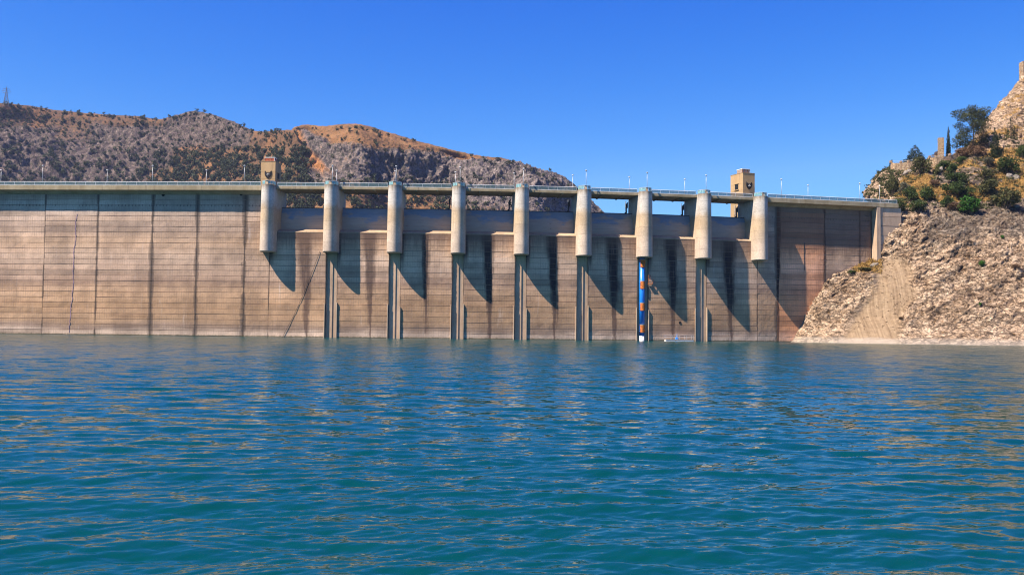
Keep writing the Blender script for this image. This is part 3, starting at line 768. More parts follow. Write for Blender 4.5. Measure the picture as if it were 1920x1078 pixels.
LIFT = 1.30
lift_specs = []            # (area, parent, name, verts, faces, uv seep, uv joint, attributes, material)
def lift_piece(F, s0, s1, z0, z1, parent, ms0, ms1, jstr, stain, seep_c, seep_w, seep_k, mat, nseg=8):
    g = 0.02; pro = random.uniform(-0.025, 0.03); rg = random
    ss = [s0 + g + (s1 - s0 - 2 * g) * i / nseg for i in range(nseg + 1)]
    vs, uvs, uvj = [], [], []
    fl = rg.uniform(-0.035, .05); wv = rg.uniform(0, 6.28)
    lo = [z0 + 0.006 + rg.uniform(-.012, .016) for _ in ss]; hi = [z1 - 0.004 - fl * (.6 + .6 * math.sin(wv + i * .9)) + rg.uniform(-.03, .015) for i, _ in enumerate(ss)]
    for j in range(4):
        for i, s in enumerate(ss):
            bulge = rg.uniform(-.018, .018)
            if j == 0: n, z = -0.30, lo[i]
            elif j == 1: n, z = pro + bulge - 0.02, lo[i] + 0.03
            elif j == 2: n, z = pro + bulge, hi[i] - 0.05
            else: n, z = -0.30, hi[i]
            vs.append(F(s, n, z)); uvs.append((s - seep_c(z), (Z_CREST - z) / 25.0)); uvj.append((s - ms0, min((s - ms0) / jstr[0], (ms1 - s) / jstr[1])))
    k = nseg + 1
    fs = [(j * k + i, j * k + i + 1, (j + 1) * k + i + 1, (j + 1) * k + i) for j in range(3) for i in range(nseg)]
    fs += [(0, k, 2 * k, 3 * k), (nseg, 3 * k + nseg, 2 * k + nseg, k + nseg)]
    lift_specs.append(((s1 - s0) * (z1 - z0), parent, vs, fs, uvs, uvj, (stain, seep_w, seep_k), mat))

def make_lifts():
    order = sorted(range(len(lift_specs)), key=lambda i: -lift_specs[i][0])
    own = set(order[:300])
    rest = ([], [], [], [], [[], [], []])
    def mk(name, vs, fs, uvs, uvj, ats, mat, parent):
        o = Vector(world_loc(parent)); me = bpy.data.meshes.new(name)
        me.from_pydata([tuple(Vector(p) - o) for p in vs], [], fs)
        li = np.zeros(len(me.loops), dtype=np.int32); me.loops.foreach_get('vertex_index', li)
        for nm, arr in (('seep', uvs), ('joint', uvj)):
            l = me.uv_layers.new(name=nm); l.data.foreach_set('uv', np.array(arr, dtype=np.float32)[li].ravel())
        for nm, a in zip(('stain', 'seep_w', 'seep_k'), ats):
            at_ = me.attributes.new(nm, 'FLOAT', 'POINT')
            at_.data.foreach_set('value', np.array(a if isinstance(a, list) else [a] * len(vs), dtype=np.float32))
        me.materials.append(mat); me.update()
        ob = bpy.data.objects.new(name, me); ob.location = o
        return link(ob, parent)
    for i, (ar, parent, vs, fs, uvs, uvj, ats, mat) in enumerate(lift_specs):
        if i in own: mk('concrete_lift', vs, fs, uvs, uvj, ats, mat, parent)
        else:
            b = len(rest[0]); rest[0].extend(vs); rest[1].extend([tuple(q + b for q in f) for f in fs]); rest[2].extend(uvs); rest[3].extend(uvj)
            for k in range(3): rest[4][k].extend([ats[k]] * len(vs))
    if rest[0]:
        o = mk('concrete_lifts', *rest[:4], rest[4], M_WALL, dam); o['kind'] = 'stuff'

def monolith(F, s0, s1, ztop, zbot, mat, jstr, seep=None, back=-9.0, lift0=-1.3):
    stain = 1.0
    m = MB(); m.box(F, s0 + 0.03, s1 - 0.03, back, -0.10, -8.0, ztop)
    o = m.build('monolith', M_CORE, dam)
    sc, sw, sk = seep or ((lambda z: 0.0), 0.0, 0.0)
    z = lift0 + random.uniform(-.08, .08)
    while z < ztop - 0.25:
        z1 = min(z + LIFT, ztop)
        if ztop - z1 < 0.5: z1 = ztop
        lift_piece(F, s0, s1, z, z1, o, s0, s1, jstr, stain, sc, sw, sk, mat)
        z = z1
    return o

# left wing wall: blocks between the vertical joints seen in the photograph
jl = [F_LEFT.s_of(x, 500) for x in (82, 181, 284, 368, 458)]
jl = [LEFT_END] + [jl[0] - 4 * 12.4 + 12.4 * k for k in range(4)] + jl + [0.0]
JS = [.4] * 5 + [.40, .70, 1.15, 1.0, 1.45, .25]
for k, (a, b) in enumerate(zip(jl[:-1], jl[1:])):
    monolith(F_LEFT, a, b, 33.75, -1, M_WALL, (JS[k], JS[k + 1]))
# a little door-sized drain near the coping, twice
for px in (306, 452):
    s = F_LEFT.s_of(px, 366); m = MB()
    z = at(px, 366, 229).z
    m.tube(F_LEFT(s, 0.10, z), F_LEFT(s, -0.35, z), 0.36, 0.36, 14); m.build('drain_hole', M_HOLE, dam)

# spillway bays
seeps = [(8.8, 2.3, .30), (9.1, 2.0, .35), (7.4, 1.3, .70), (7.3, 1.7, .95), (8.1, 1.75, .97), (7.7, 2.0, .97), (7.5, 2.0, .95), (7.6, 2.3, .97)]
for i in range(NP - 1):
    F = F_BAY[i]; s0 = 0.0 if i == 0 else 1.30; s1 = BAY if i == 7 else BAY - 1.30
    c0, w0, k0 = seeps[i]
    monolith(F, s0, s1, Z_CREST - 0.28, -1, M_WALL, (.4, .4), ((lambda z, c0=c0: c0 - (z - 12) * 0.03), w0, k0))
    m = MB(); m.prism(F, [(0.02, Z_CREST - 0.26), (0.02, Z_CREST - 0.06), (-0.10, Z_CREST), (-1.6, Z_CREST + 0.66), (-3.6, Z_CREST + 0.86), (-9, Z_CREST - 2.2), (-9, Z_CREST - 0.26)], 0.0, BAY)
    m.build('crest_sill', M_CREST, dam)
# right wing wall
SB = F_RIGHT.s_of(1634, 470)
jr = [0.0] + [F_RIGHT.s_of(x, 450) for x in (1457, 1546, 1612)] + [SB]
for k, (a, b) in enumerate(zip(jr[:-1], jr[1:])):
    sp = {1: ((lambda z, a=a: a + 0.35), 0.62, 1.0), 2: ((lambda z, a=a: a + 0.1), 0.28, .9), 3: ((lambda z, a=a: a + 0.1), 0.3, .05)}.get(k)
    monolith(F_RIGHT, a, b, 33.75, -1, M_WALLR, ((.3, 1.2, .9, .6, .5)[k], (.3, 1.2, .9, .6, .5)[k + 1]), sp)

# slots below piers two to eight, with guide rails
for i in range(1, 8):
    F = F_PIER[i]; m = MB()
    m.box(F, -1.45, 1.45, -9, -0.55, -6, Z_CREST - 0.7)
    o = m.build('gate_slot', M_SLOT, dam)
    for s0, s1, n1, zt in ((-1.22, -1.10, -0.30, 20), (0.10, 0.24, -0.36, 17.2 + 0.4 * (i % 3))):
        m = MB(); m.box(F, s0, s1, -0.58, n1, -2, zt); m.build('guide_rail', M_SLOT, o)
    m = MB(); m.box(F, 1.34, 1.50, -0.2, 0.32, -2, 7.5 + 0.8 * (i % 2)); m.build('lip_rail', M_LIP, o)
    m = MB(); m.box(F, -1.62, -1.46, -0.2, 0.10, -2, 8.0); m.build('lip_rail', M_LIP, o)

# piers
def nose(r, n0, back, seg=18, squash=1.0):
    pts = [(-r, back)]
    for k in range(seg + 1):
        t = math.pi * k / seg; c, s_ = math.cos(t), math.sin(t)
        e = 1.14
        pts.append((-r * math.copysign(abs(c) ** e, c), n0 + r * squash * abs(s_) ** e))
    pts.append((r, back)); return pts
PIER_R, PIER_N0 = 1.58, 1.95
Z_PB, Z_PT = 20.0, 35.80
for i in range(NP):
    F = F_PIER[i]; m = MB()
    m.column(F, nose(PIER_R - 0.10, PIER_N0, -7.4), Z_PB + 0.05, Z_PT - 0.05)
    pier = m.build('pier', M_CORE, dam)
    zc = [Z_PB, 22.3, 25.1, 27.2, 30.0, 31.9, 33.9, Z_PT]
    for k in range(7):
        a, b = zc[k], zc[k + 1]
        r0 = PIER_R + 0.16 * (1 - (a - Z_PB) / 16); r1 = PIER_R + 0.16 * (1 - (b - Z_PB) / 16)
        m = MB(); g = 0.012
        if k == 0:
            prof = nose(r0 - 0.12, PIER_N0 - 0.05, -7.3); m.column(F, prof, a, a + 0.16, nose(r0, PIER_N0, -7.3)); m.column(F, nose(r0, PIER_N0, -7.3), a + 0.16, b - g, nose(r1, PIER_N0, -7.3))
        else: m.column(F, nose(r0, PIER_N0, -7.3), a + g, b - g, nose(r1, PIER_N0, -7.3))
        o = m.build('concrete_segment', M_PIER, pier)
        me = o.data
        me.shade_smooth(); me.set_sharp_from_angle(angle=R(35))
    # gate hoist arm and caged ladder on the downstream end of each pier (left face)
    if i > 0:
        m = MB()
        for dn in (0.0, 0.55): m.tube(F(-2.25, -7.2 - dn, 27), F(-2.25, -7.2 - dn, 34.6), 0.05, 0.05, 6)
        for k in range(18): m.tube(F(-2.25, -7.2, 27.2 + k * 0.42), F(-2.25, -7.75, 27.2 + k * 0.42), 0.03, 0.03, 5)
        m.build('ladder', M_POLE, pier)
        m = MB(); pts = [F(-2.05, -6.4, 34.2), F(-2.35, -6.6, 33.0), F(-2.3, -6.5, 31.8), F(-3.1, -6.7, 31.2)]
        m.poly(pts, 0.14); m.tube(F(-2.35, -6.6, 33.2), F(-2.3, -6.3, 27.5), 0.16, 0.12, 6)
        m.box(F, -2.9, -2.0, -6.9, -6.3, 31.0, 31.45); m.box(F, -2.5, -2.0, -6.8, -6.3, 32.8, 33.9)
        m.build('hoist', M_DARK, pier)

# spillway gates: stacked curved skin plates between the piers
for i in range(NP - 1):
    F = F_BAY[i]; s0, s1 = 1.72, BAY - 1.72
    def gp(z):
        u = (z - 25.75) / 5.3; return -3.55 + 0.75 * math.sin(math.pi * (0.25 + 0.62 * u)) - 0.5 * u
    m = MB(); m.box(F, s0, s1, -4.5, -4.2, 26.0, 30.8); gate = m.build('spillway_gate', M_DARK, dam)
    zz = [25.78, 27.1, 28.4, 29.7, 31.0]
    for k in range(4):
        m = MB(); n_ = 4
        zs = [zz[k] + 0.012 + (zz[k + 1] - zz[k] - 0.024) * j / n_ for j in range(n_ + 1)]
        vs = []
        for z in zs:
            for s in (s0, s1): vs += [F(s, gp(z), z), F(s, gp(z) - 0.12, z)]
        fs = []
        for j in range(n_):
            a = j * 4; b = a + 4
            fs += [(a, a + 2, b + 2, b), (a + 1, b + 1, b + 3, a + 3), (a, b, b + 1, a + 1), (a + 2, a + 3, b + 3, b + 2)]
        fs += [(0, 1, 3, 2), (n_ * 4, n_ * 4 + 2, n_ * 4 + 3, n_ * 4 + 1)]
        m.add(vs, fs); o = m.build('skin_plate', M_GATE, gate)
    m = MB(); m.box(F, s0, s1, gp(31.0) - 0.45, gp(31.0) + 0.03, 31.01, 31.16); m.build('top_beam', M_DARK, gate)
    for s in (s0 + 0.9, s1 - 0.9):
        m = MB(); m.tube(F(s, -4.4, 28.5), F(s, -8.0, 27.3), 0.3, 0.3, 8); m.build('gate_arm', M_DARK, gate)

# deck
def deck(F, s0, s1, wing, name='deck_slab'):
    m = MB()
    if wing: prof = [(2.0, 34.58), (2.0, Z_TOP), (-6.6, Z_TOP), (-6.6, 34.4), (-0.1, 33.74), (0.04, 33.76), (0.9, 34.30)]
    else: prof = [(1.05, 35.02), (1.05, Z_TOP - 0.02), (-7.0, Z_TOP - 0.02), (-7.0, 34.98)]
    m.prism(F, prof, s0, s1); return m.build(name, M_DECK, dam)
k = 0; s = LEFT_END
while s < -1.8:                                    # precast coping units, about 10 m each
    e = min(s + 10.3, -1.70); e = -1.70 if -1.70 - e < 3 else e
    deck(F_LEFT, s + 0.02, e - 0.02, True); s = e
for i in range(NP - 1): deck(F_BAY[i], 1.30, BAY - 1.30, False)
s = 1.70
while s < SB + 6.5:
    e = min(s + 10.4, SB + 6.6); deck(F_RIGHT, s + 0.02, e - 0.02, True); s = e
for i in range(NP - 1):                            # short cross beams under each span
    for q in (0.33, 0.66):
        m = MB(); m.box(F_BAY[i], BAY * q - 0.15, BAY * q + 0.15, -6.9, 0.9, 34.80, 35.01); m.build('cross_beam', M_DECK, dam)
# right abutment block: its left side catches the sun
m = MB()
zs = [4, 14, 20, 27, 34.55]
m.column(F_RIGHT, [(SB, -8), (SB, 2.1), (SB + 1.3, 2.1), (SB + 1.3, -8)], 2, 34.55, [(SB + 0.35, -8), (SB + 0.35, 1.97), (SB + 1.3, 1.97), (SB + 1.3, -8)])
m.build('abutment', M_SLOT, dam)
for k in range(11):
    m = MB(); z0 = 8 + k * 2.42
    m.box(F_RIGHT, SB + 1.36, SB + 7.5, -8, 1.75 + random.uniform(-.05, .05), z0 + .04, min(z0 + 2.38, 34.5)); m.build('abutment_block', M_SLOT, dam)
# drain outlet hole in bay seven
s = F_BAY[6].s_of(1275, 605); m = MB(); z = at(1275, 605, 233).z
m.tube(F_BAY[6](s, 0.09, z), F_BAY[6](s, -0.3, z), 0.32, 0.32, 14); m.build('drain_hole', M_HOLE, dam)
# water level gauge: a crooked line of short painted plates on the left wing
z = 0.6; px = 0.0; o = None
while z < 29:
    h_ = random.uniform(0.35, 0.8); px += random.uniform(-.16, .16); px *= 0.8
    s = F_LEFT.s_of(134 + z * 0.28, 500) + px
    m = MB(); m.box(F_LEFT, s - .07, s + .07, 0.02, 0.075, z, z + h_ * 0.92); m.build('gauge_plate', M_PURPLE, dam); z += h_
# survey line and narrow plate on the right wing
s = F_RIGHT.s_of(1508, 450); m = MB(); m.box(F_RIGHT, s - .06, s + .06, 0.02, 0.07, 18, 25); m.build('gauge_plate', M_DARK, dam)
make_lifts()

# ------------------------------------------------------------------ RAILINGS
def railing(F, s0, s1, n, z, label, name='railing', step=2.5, group='deck railings', thin=False):
    root = empty(name, F((s0 + s1) / 2, n, z)); tag(root, label, 'railing', group)
    cnt = max(1, round((s1 - s0) / step)); w = (s1 - s0) / cnt
    for k in range(cnt + 1):
        m = MB(); m.box(F, s0 + k * w - .03, s0 + k * w + .03, n - .04, n + .04, z, z + 0.86); m.build('post', M_POLE, root)
        if k < cnt:
            m = MB(); m.box(F, s0 + k * w + .06, s0 + (k + 1) * w - .06, n - .012, n + .012, z + 0.12, z + 0.80); m.build('mesh_panel', M_PANEL, root)
    m = MB(); m.tube(F(s0, n, z + 0.88), F(s1, n, z + 0.88), 0.055, 0.055, 6); m.build('top_rail', M_WHITE, root)
    m = MB(); m.box(F, s0, s1, n - .05, n + .05, z + 0.02, z + 0.09); m.build('bottom_rail', M_WHITE, root)
    return root
railing(F_LEFT, LEFT_END, -1.9, 1.75, Z_TOP, 'long grey mesh railing along the straight left wing of the dam')
ordn = ['first', 'second', 'third', 'fourth', 'fifth', 'sixth', 'seventh', 'eighth', 'ninth']
for i in range(NP - 1):
    railing(F_BAY[i], 1.8, BAY - 1.8, 0.85, Z_TOP, f'mesh railing over the {ordn[i]} spillway bay from the left')
railing(F_RIGHT, 1.9, SB + 6.3, 1.75, Z_TOP, 'mesh railing on the right wing leading to the rocky hillside')
for i in range(NP):                                # curved plates round each pier head
    F = F_PIER[i]; root = empty('pier_railing', F(0, 1.5, Z_PT)); tag(root, f'curved teal railing on top of the {ordn[i]} pier from the left', 'railing', 'pier head railings')
    arc = nose(1.42, 1.80, 0.9, 10)
    for k in range(len(arc) - 1):
        (sa, na), (sb, nb) = arc[k], arc[k + 1]
        if k in (5, 6): continue
        m = MB(); A, B = F(sa, na, Z_PT), F(sb, nb, Z_PT); d = (B - A) * 0.06; q = Vector((-(B - A).y, (B - A).x, 0)).normalized() * 0.02
        a, b = A + d, B - d
        m.hexa([a + q + Vector((0, 0, .1)), b + q + Vector((0, 0, .1)), b - q + Vector((0, 0, .1)), a - q + Vector((0, 0, .1)),
                a + q + Vector((0, 0, .78)), b + q + Vector((0, 0, .78)), b - q + Vector((0, 0, .78)), a - q + Vector((0, 0, .78))])
        m.build('plate', M_TEAL, root)
    m = MB(); m.poly([F(s, n, Z_PT + .86) for s, n in arc], 0.06); m.build('top_rail', M_POLE, root)
    m = MB(); m.box(F, -.28, .28, 2.75, 3.15, Z_PT, Z_PT + 0.82); m.build('stub_post', M_LIP, root)

# ------------------------------------------------------------------ LAMP POSTS
def lamp(F, s, n, z, h, label, group):
    base = F(s, n, z); root = empty('lamp_post', base); tag(root, label, 'lamp post', group)
    m = MB(); m.tube(base, base + Vector((0, 0, h)), 0.06, 0.04, 8); m.build('pole', M_POLE, root, True)
    m = MB(); m.box(F, s - .16, s + .16, n - .16, n + .16, z, z + 0.12); m.build('base_plate', M_POLE, root)
    c = base + Vector((0, 0, h + 0.02)); hd = MB(); hd.dome(c, 0.27, 0.20, 12, 4, 0); hd.tube(c - Vector((0, 0, .12)), c, 0.07, 0.24, 12)
    o = hd.build('lamp_head', M_POLE, root, True)
    return root
GN, GF = 'tall lamp posts on the upstream edge of the deck', 'lamp posts on the far edge of the deck'
def px_s(F, px, n, z0=36.5):
    s = F.s_of(px, 340, n); return s
for px, lb in ((80, 'second lamp post from the left edge, over the left wing'), (286, 'tall lamp post over the left wing, in front of the scree gully'), (458, 'tall lamp post just left of the left tower')):
    lamp(F_LEFT, F_LEFT.s_of(px, 330, 1.3), 1.3, Z_TOP, 4.75, lb, GN)
for px, lb in ((2, 'short lamp post at the left edge of the view'), (201, 'third lamp post from the left edge, short, over the left wing'), (387, 'short lamp post below the highest left mountain top')):
    lamp(F_LEFT, F_LEFT.s_of(px, 330, -6.2), -6.2, Z_TOP, 4.9, lb, GF)
for i, px in zip(range(1, 8), (616, 737, 860, 981, 1100, 1217, 1330)):
    lamp(F_PIER[i], 0.25, 2.2, Z_PT, 4.5, f'tall lamp post standing on the {ordn[i]} pier from the left', GN)
for i, px in zip(range(1, 8), (631, 741, 854, 964, 1074, 1180, 1284)):
    F = F_BAY[min(i, 7)] if px in (631, 741) else F_BAY[i - 1]
    lamp(F, F.s_of(px, 330, -6.4), -6.4, Z_TOP, 4.9, f'short lamp post on the far deck edge behind the {ordn[i]} pier' if px not in (1180, 1284) else f'short lamp post on the far deck edge left of the {ordn[i]} pier', GF)
lamp(F_RIGHT, F_RIGHT.s_of(1465, 340, 1.3), 1.3, Z_TOP, 4.75, 'tall lamp post just right of the last pier and the right tower', GN)
lamp(F_RIGHT, F_RIGHT.s_of(1612, 345, 1.3), 1.3, Z_TOP, 4.75, 'tall lamp post at the end of the right wing against the sky', GN)
lamp(F_RIGHT, F_RIGHT.s_of(1515, 345, -6.2), -6.2, Z_TOP, 4.9, 'short lamp post in the middle of the right wing', GF)
lamp(F_RIGHT, F_RIGHT.s_of(1649, 350, 1.2), 1.2, Z_TOP, 4.3, 'last lamp post on the right, in front of the rocky slope', GN)

# ------------------------------------------------------------------ TOWERS
def crest_emblem(F, s, n, z, parent, k=1.0):
    """dark horned crest plate with a pale boss and two pale studs"""
    out = [(-.78, .95), (-.62, .62), (-.40, .50), (0, .44), (.40, .50), (.62, .62), (.78, .95), (.86, .40), (.80, -.10), (.62, -.50), (.30, -.82), (.05, -.98), (-.28, -.85), (-.60, -.52), (-.82, -.08), (-.86, .42)]
    m = MB(); kk = len(out)
    vs = [F(s + a * k, n + 0.02, z + b * k) for a, b in out] + [F(s + a * k, n + 0.16, z + b * k) for a, b in out]
    vs += [F(s, n + 0.02, z), F(s, n + 0.24, z)]
    fs = [(i, (i + 1) % kk, kk + (i + 1) % kk, kk + i) for i in range(kk)]
    fs += [((i + 1) % kk, i, 2 * kk) for i in range(kk)] + [(kk + i, kk + (i + 1) % kk, 2 * kk + 1) for i in range(kk)]
    m.add(vs, fs); e = m.build('crest_emblem', M_BLACK, parent)
    for a, b, r in ((0.0, .05, .17), (-.28, -.02, .09), (.28, .02, .09), (-.1, -.25, .07)):
        m = MB(); m.tube(F(s + a * k, n + .1, z + b * k), F(s + a * k, n + .29, z + b * k), r * k, r * k * .7, 8); m.build('stud', M_WHITE, e)
    return e
def tower(F, s0, s1, n0, n1, ztop, label, win_side, roof, cm):
    root = empty('tower', F((s0 + s1) / 2, (n0 + n1) / 2, 0)); tag(root, label, 'tower', 'lift towers on the dam')
    cuts = [4, 12, 20, 28, 35.6, 38.9, 40.6, ztop]
    for a, b in zip(cuts[:-1], cuts[1:]):
        m = MB(); m.box(F, s0, s1, n0, n1, a + .015, b - .015); m.build('wall_course', M_TOWER, root)
    m = MB(); m.box(F, s0 + .04, s1 - .04, n0 + .04, n1 - .04, 4, ztop - .03); m.build('core', M_CORE, root)
    m = MB(); m.box(F, s0 - .06, s1 + .06, n0 - .06, n1 + .06, ztop, ztop + .10); m.build('coping', M_TOWER, root)
    crest_emblem(F, (s0 + s1) / 2 + 0.05, n1, ztop - 3.25, root, 1.02)
    # louvred window on the side
    ws = s1 if win_side > 0 else s0; nn = (n0 + n1) / 2 - 0.2 + (0.2 if win_side < 0 else 0)
    m = MB(); m.box(F, ws - .05, ws + .05, nn - .75, nn + .75, ztop - 4.0, ztop - 2.6); w = m.build('window', M_HOLE, root)
    for k in range(5):
        m = MB(); zz = ztop - 3.9 + k * .27; m.box(F, ws - .09, ws + .09, nn - .66, nn + .66, zz, zz + .05); m.build('louvre', M_DARK, w)
    m = MB(); m.box(F, ws - .22, ws + .22, nn - .95, nn + .95, ztop - 4.25, ztop - 4.08); m.build('sill', M_TOWER, w)
    m = MB(); m.box(F, ws - .16, ws + .16, nn - .9, nn + .9, ztop - 2.58, ztop - 2.42); m.build('lintel', M_TOWER, w)
    # roof cabin
    a, b, c, d = roof
    m = MB(); m.box(F, a, b, c, d, ztop + .10, ztop + 1.02); cab = m.build('roof_cabin', cm, root)
    m = MB(); m.box(F, a - .08, b + .08, c - .08, d + .08, ztop + 1.03, ztop + 1.16); m.build('cabin_roof', M_WHITE, cab)
    for k in range(4):
        q = a + (b - a) * (k + .0) / 3; m = MB(); m.box(F, q - .05, q + .05, d + .003, d + .05, ztop + .12, ztop + 1.02); m.build('mullion', M_RUST if k < 3 else M_WHITE, cab)
    return root
nT = -8.6
s0 = F_LEFT.s_of(489, 330, nT); s1 = F_LEFT.s_of(516, 330, nT)
tower(F_LEFT, s0, s1, nT - 4.6, nT, 43.2, 'beige concrete tower with black crest and dark red roof cabin behind the first pier', 1, (s0 + .8, s1 - .5, nT - 2.6, nT - .6), M_REDBOX)
FT = Frame(F_RIGHT(F_RIGHT.s_of(1393, 330, -8.2), -8.2, 0).to_2d(), F_RIGHT.a + R(7))
tower(FT, 0.0, 3.6, -5.6, 0, 43.3, 'beige concrete tower with louvred window and black crest left of the last pier', -1, (.15, 2.45, -2.9, -.5), M_GREYBOX)

# ------------------------------------------------------------------ PIPE, PONTOON, CABLE
F = F_PIER[6]
pipe = empty('intake_pipe', F(-.15, -.30, 0)); tag(pipe, 'bright blue vertical intake pipe with four orange collars below the seventh pier', 'pipe')
m = MB(); m.tube(F(-.15, -.22, 1.25), F(-.15, -.22, 20.2), .66, .66, 24); m.build('pipe', M_PIPE, pipe, True)
m = MB(); m.tube(F(-.15, -.22, -3), F(-.15, -.22, 1.25), .60, .60, 24); m.build('lower_pipe', M_WHITE, pipe, True)
for z in (2.0, 7.25, 12.5, 17.7):
    out = [(-.72, -.4)] + [(-.10 - .62 * math.cos(math.pi * k / 12), .05 + .62 * math.sin(math.pi * k / 12)) for k in range(13)] + [(.52, -.4)]
    m = MB(); m.column(F, out, z, z + 1.75); c = m.build('collar', M_COLLAR, pipe)
    m = MB(); m.column(F, [(a * 1.03, b + .02) for a, b in out], z + 1.76, z + 1.92); m.build('collar_rim', M_CREST, c)
    for dz in (.35, .85, 1.35):
        m = MB(); m.tube(F(-.86, .05, z + dz), F(-.70, .25, z + dz), .09, .09, 6); m.build('bolt', M_PIPE, c)
m = MB()
ring = [F(1.55 + .35 * math.cos(t), .35 + .05 * math.sin(t), 15.4 + .5 * math.sin(t)) for t in np.linspace(0, 6.28, 14)]
m.poly(ring, .05); m.box(F, 1.2, 2.3, .05, .55, 13.6, 13.75); m.tube(F(1.3, .3, 13.7), F(1.3, .3, 15.2), .06, .06, 6); m.tube(F(2.2, .4, 13.7), F(2.6, .4, 14.9), .05, .05, 6)
m.build('bracket', M_RUST, pipe)

F = F_BAY[6]; sa = F.s_of(1247, 636, 1.6); sb = F.s_of(1299, 636, 1.6)
pont = empty('pontoon', F((sa + sb) / 2, 1.6, 0)); tag(pont, 'small white floating pontoon with rails moored against the dam right of the blue pipe', 'pontoon')
for k in range(3):
    w = (sb - sa) / 3; m = MB(); m.box(F, sa + k * w + .04, sa + (k + 1) * w - .04, .75, 2.2, -.15, .28); m.build('float', M_WHITE, pont)
m = MB(); m.box(F, sa, sb, .7, 2.25, .29, .42); m.build('walkway', M_SLOT, pont)
for k in range(5):
    s = sa + (sb - sa) * k / 4
    for n in (.8, 2.15):
        m = MB(); m.tube(F(s, n, .42), F(s, n, 1.4), .035, .035, 6); m.build('rail_post', M_POLE, pont)
for n in (.8, 2.15):
    for z in (.95, 1.4):
        m = MB(); m.tube(F(sa, n, z), F(sb, n, z), .035, .035, 6); m.build('rail', M_POLE, pont)
m = MB(); m.box(F, sa + 2.7, sa + 3.3, 1.2, 1.7, .43, .95); m.tube(F(sa + 3, 1.45, .95), F(sa + 3.1, 1.45, 1.75), .09, .05, 8); o = m.build('drum', M_BLUEBOX, pont); 

F = F_BAY[0]
ca, cb = F(F.s_of(600, 466, .12), .12, 20.4), F(F.s_of(528, 629, .12), .12, -.3)
pts = [ca.lerp(cb, t) + F.nv * 0.03 * math.sin(t * 9) * t + Vector((0, 0, -1.3 * math.sin(math.pi * t))) for t in np.linspace(0, 1, 14)]
m = MB(); m.poly(pts, .04, 6); o = m.build('cable', M_DARK, None, origin=ca); tag(o, 'dark cable hanging slantwise down the first spillway bay into the water', 'cable')

# ------------------------------------------------------------------ VEGETATION
def leaf_quads(C, size, rg, droop=0.0, stretch=1.6):
    n = len(C)
    d = rg.normal(size=(n, 3)); d[:, 2] *= (1 - droop); d /= np.linalg.norm(d, axis=1, keepdims=True)
    e = np.cross(d, rg.normal(size=(n, 3))); e /= np.linalg.norm(e, axis=1, keepdims=True) + 1e-9
    s = size * (0.6 + 0.8 * rg.random((n, 1)))
    a = d * s * stretch; b = e * s
    V = np.stack([C - a, C + b * .6 - a * .1, C + a, C - b * .6 + a * .1], 1).reshape(-1, 3)
    return V, np.arange(4 * n).reshape(n, 4)

def clump_points(blobs, n, rg, shell=0.55):
    """points through a set of ellipsoid clumps (cx,cy,cz,rx,ry,rz), denser towards each clump's outside"""
    B = np.array(blobs); vol = B[:, 3] * B[:, 4] * B[:, 5]; w = vol ** 0.67; w /= w.sum()
    k = rg.choice(len(B), n, p=w); d = rg.normal(size=(n, 3)); d /= np.linalg.norm(d, axis=1, keepdims=True)
    r = (shell + (1 - shell) * rg.random(n)) ** 0.6
    return B[k, :3] + d * B[k, 3:] * r[:, None] * (0.85 + 0.3 * rg.random((n, 1)))

def plant_mesh(name, V, Q, mat):
    me = bpy.data.meshes.new(name)
    me.vertices.add(len(V)); me.vertices.foreach_set('co', np.ascontiguousarray(V, dtype=np.float32).ravel())
    me.loops.add(Q.size); me.loops.foreach_set('vertex_index', Q.astype(np.int32).ravel())
    me.polygons.add(len(Q)); me.polygons.foreach_set('loop_start', np.arange(0, Q.size, 4, dtype=np.int32)); me.polygons.foreach_set('loop_total', np.full(len(Q), 4, dtype=np.int32))
    me.update(calc_edges=True); me.materials.append(mat); return me

def stem_mesh(name, segs):
    m = MB()
    for a, b, r0, r1 in segs: m.tube(a, b, r0, r1, 6, False)
    me = bpy.data.meshes.new(name); me.from_pydata(m.v, [], m.f); me.materials.append(M_BARK); me.update(); return me

def shrub_variant(seed, mat, n=1500, leaf=0.055):
    rg = np.random.default_rng(seed); blobs = []; segs = []
    for k in range(rg.integers(7, 11)):
        t = rg.random() * 6.283; r = 0.32 * rg.random() ** .5 if k else 0; h = 0.22 + 0.42 * rg.random() * (1 - r)
        q = 0.15 + 0.13 * rg.random(); blobs.append((r * math.cos(t), r * math.sin(t), h, q, q, q * .8))
        segs.append((Vector((r * .15 * math.cos(t), r * .15 * math.sin(t), -0.08)), Vector((r * math.cos(t), r * math.sin(t), h)), 0.018, 0.006))
    C = clump_points(blobs, n, rg, 0.35); C[:, 2] = np.maximum(C[:, 2], -0.03)
    V, Q = leaf_quads(C, leaf * 0.5, rg)
    return plant_mesh('foliage', V, Q, mat), stem_mesh('stems', segs)

SHRUB = {k: [shrub_variant(40 + 10 * j + i, m) for i in range(3)] for j, (k, m) in enumerate((('olive', L_OLIVE), ('green', L_GREEN), ('grey', L_GREY), ('brown', L_BROWN), ('vivid', L_VIVID)))}
def put_plant(name, meshes, part_names, loc, scale, rotz, label, cat, group):
    root = empty(name, loc); tag(root, label, cat, group)
    for me, pn in zip(meshes, part_names):
        o = bpy.data.objects.new(pn, me); o.parent = root; COL.objects.link(o)
    root.scale = scale; root.rotation_euler = (0, 0, rotz)
    return root

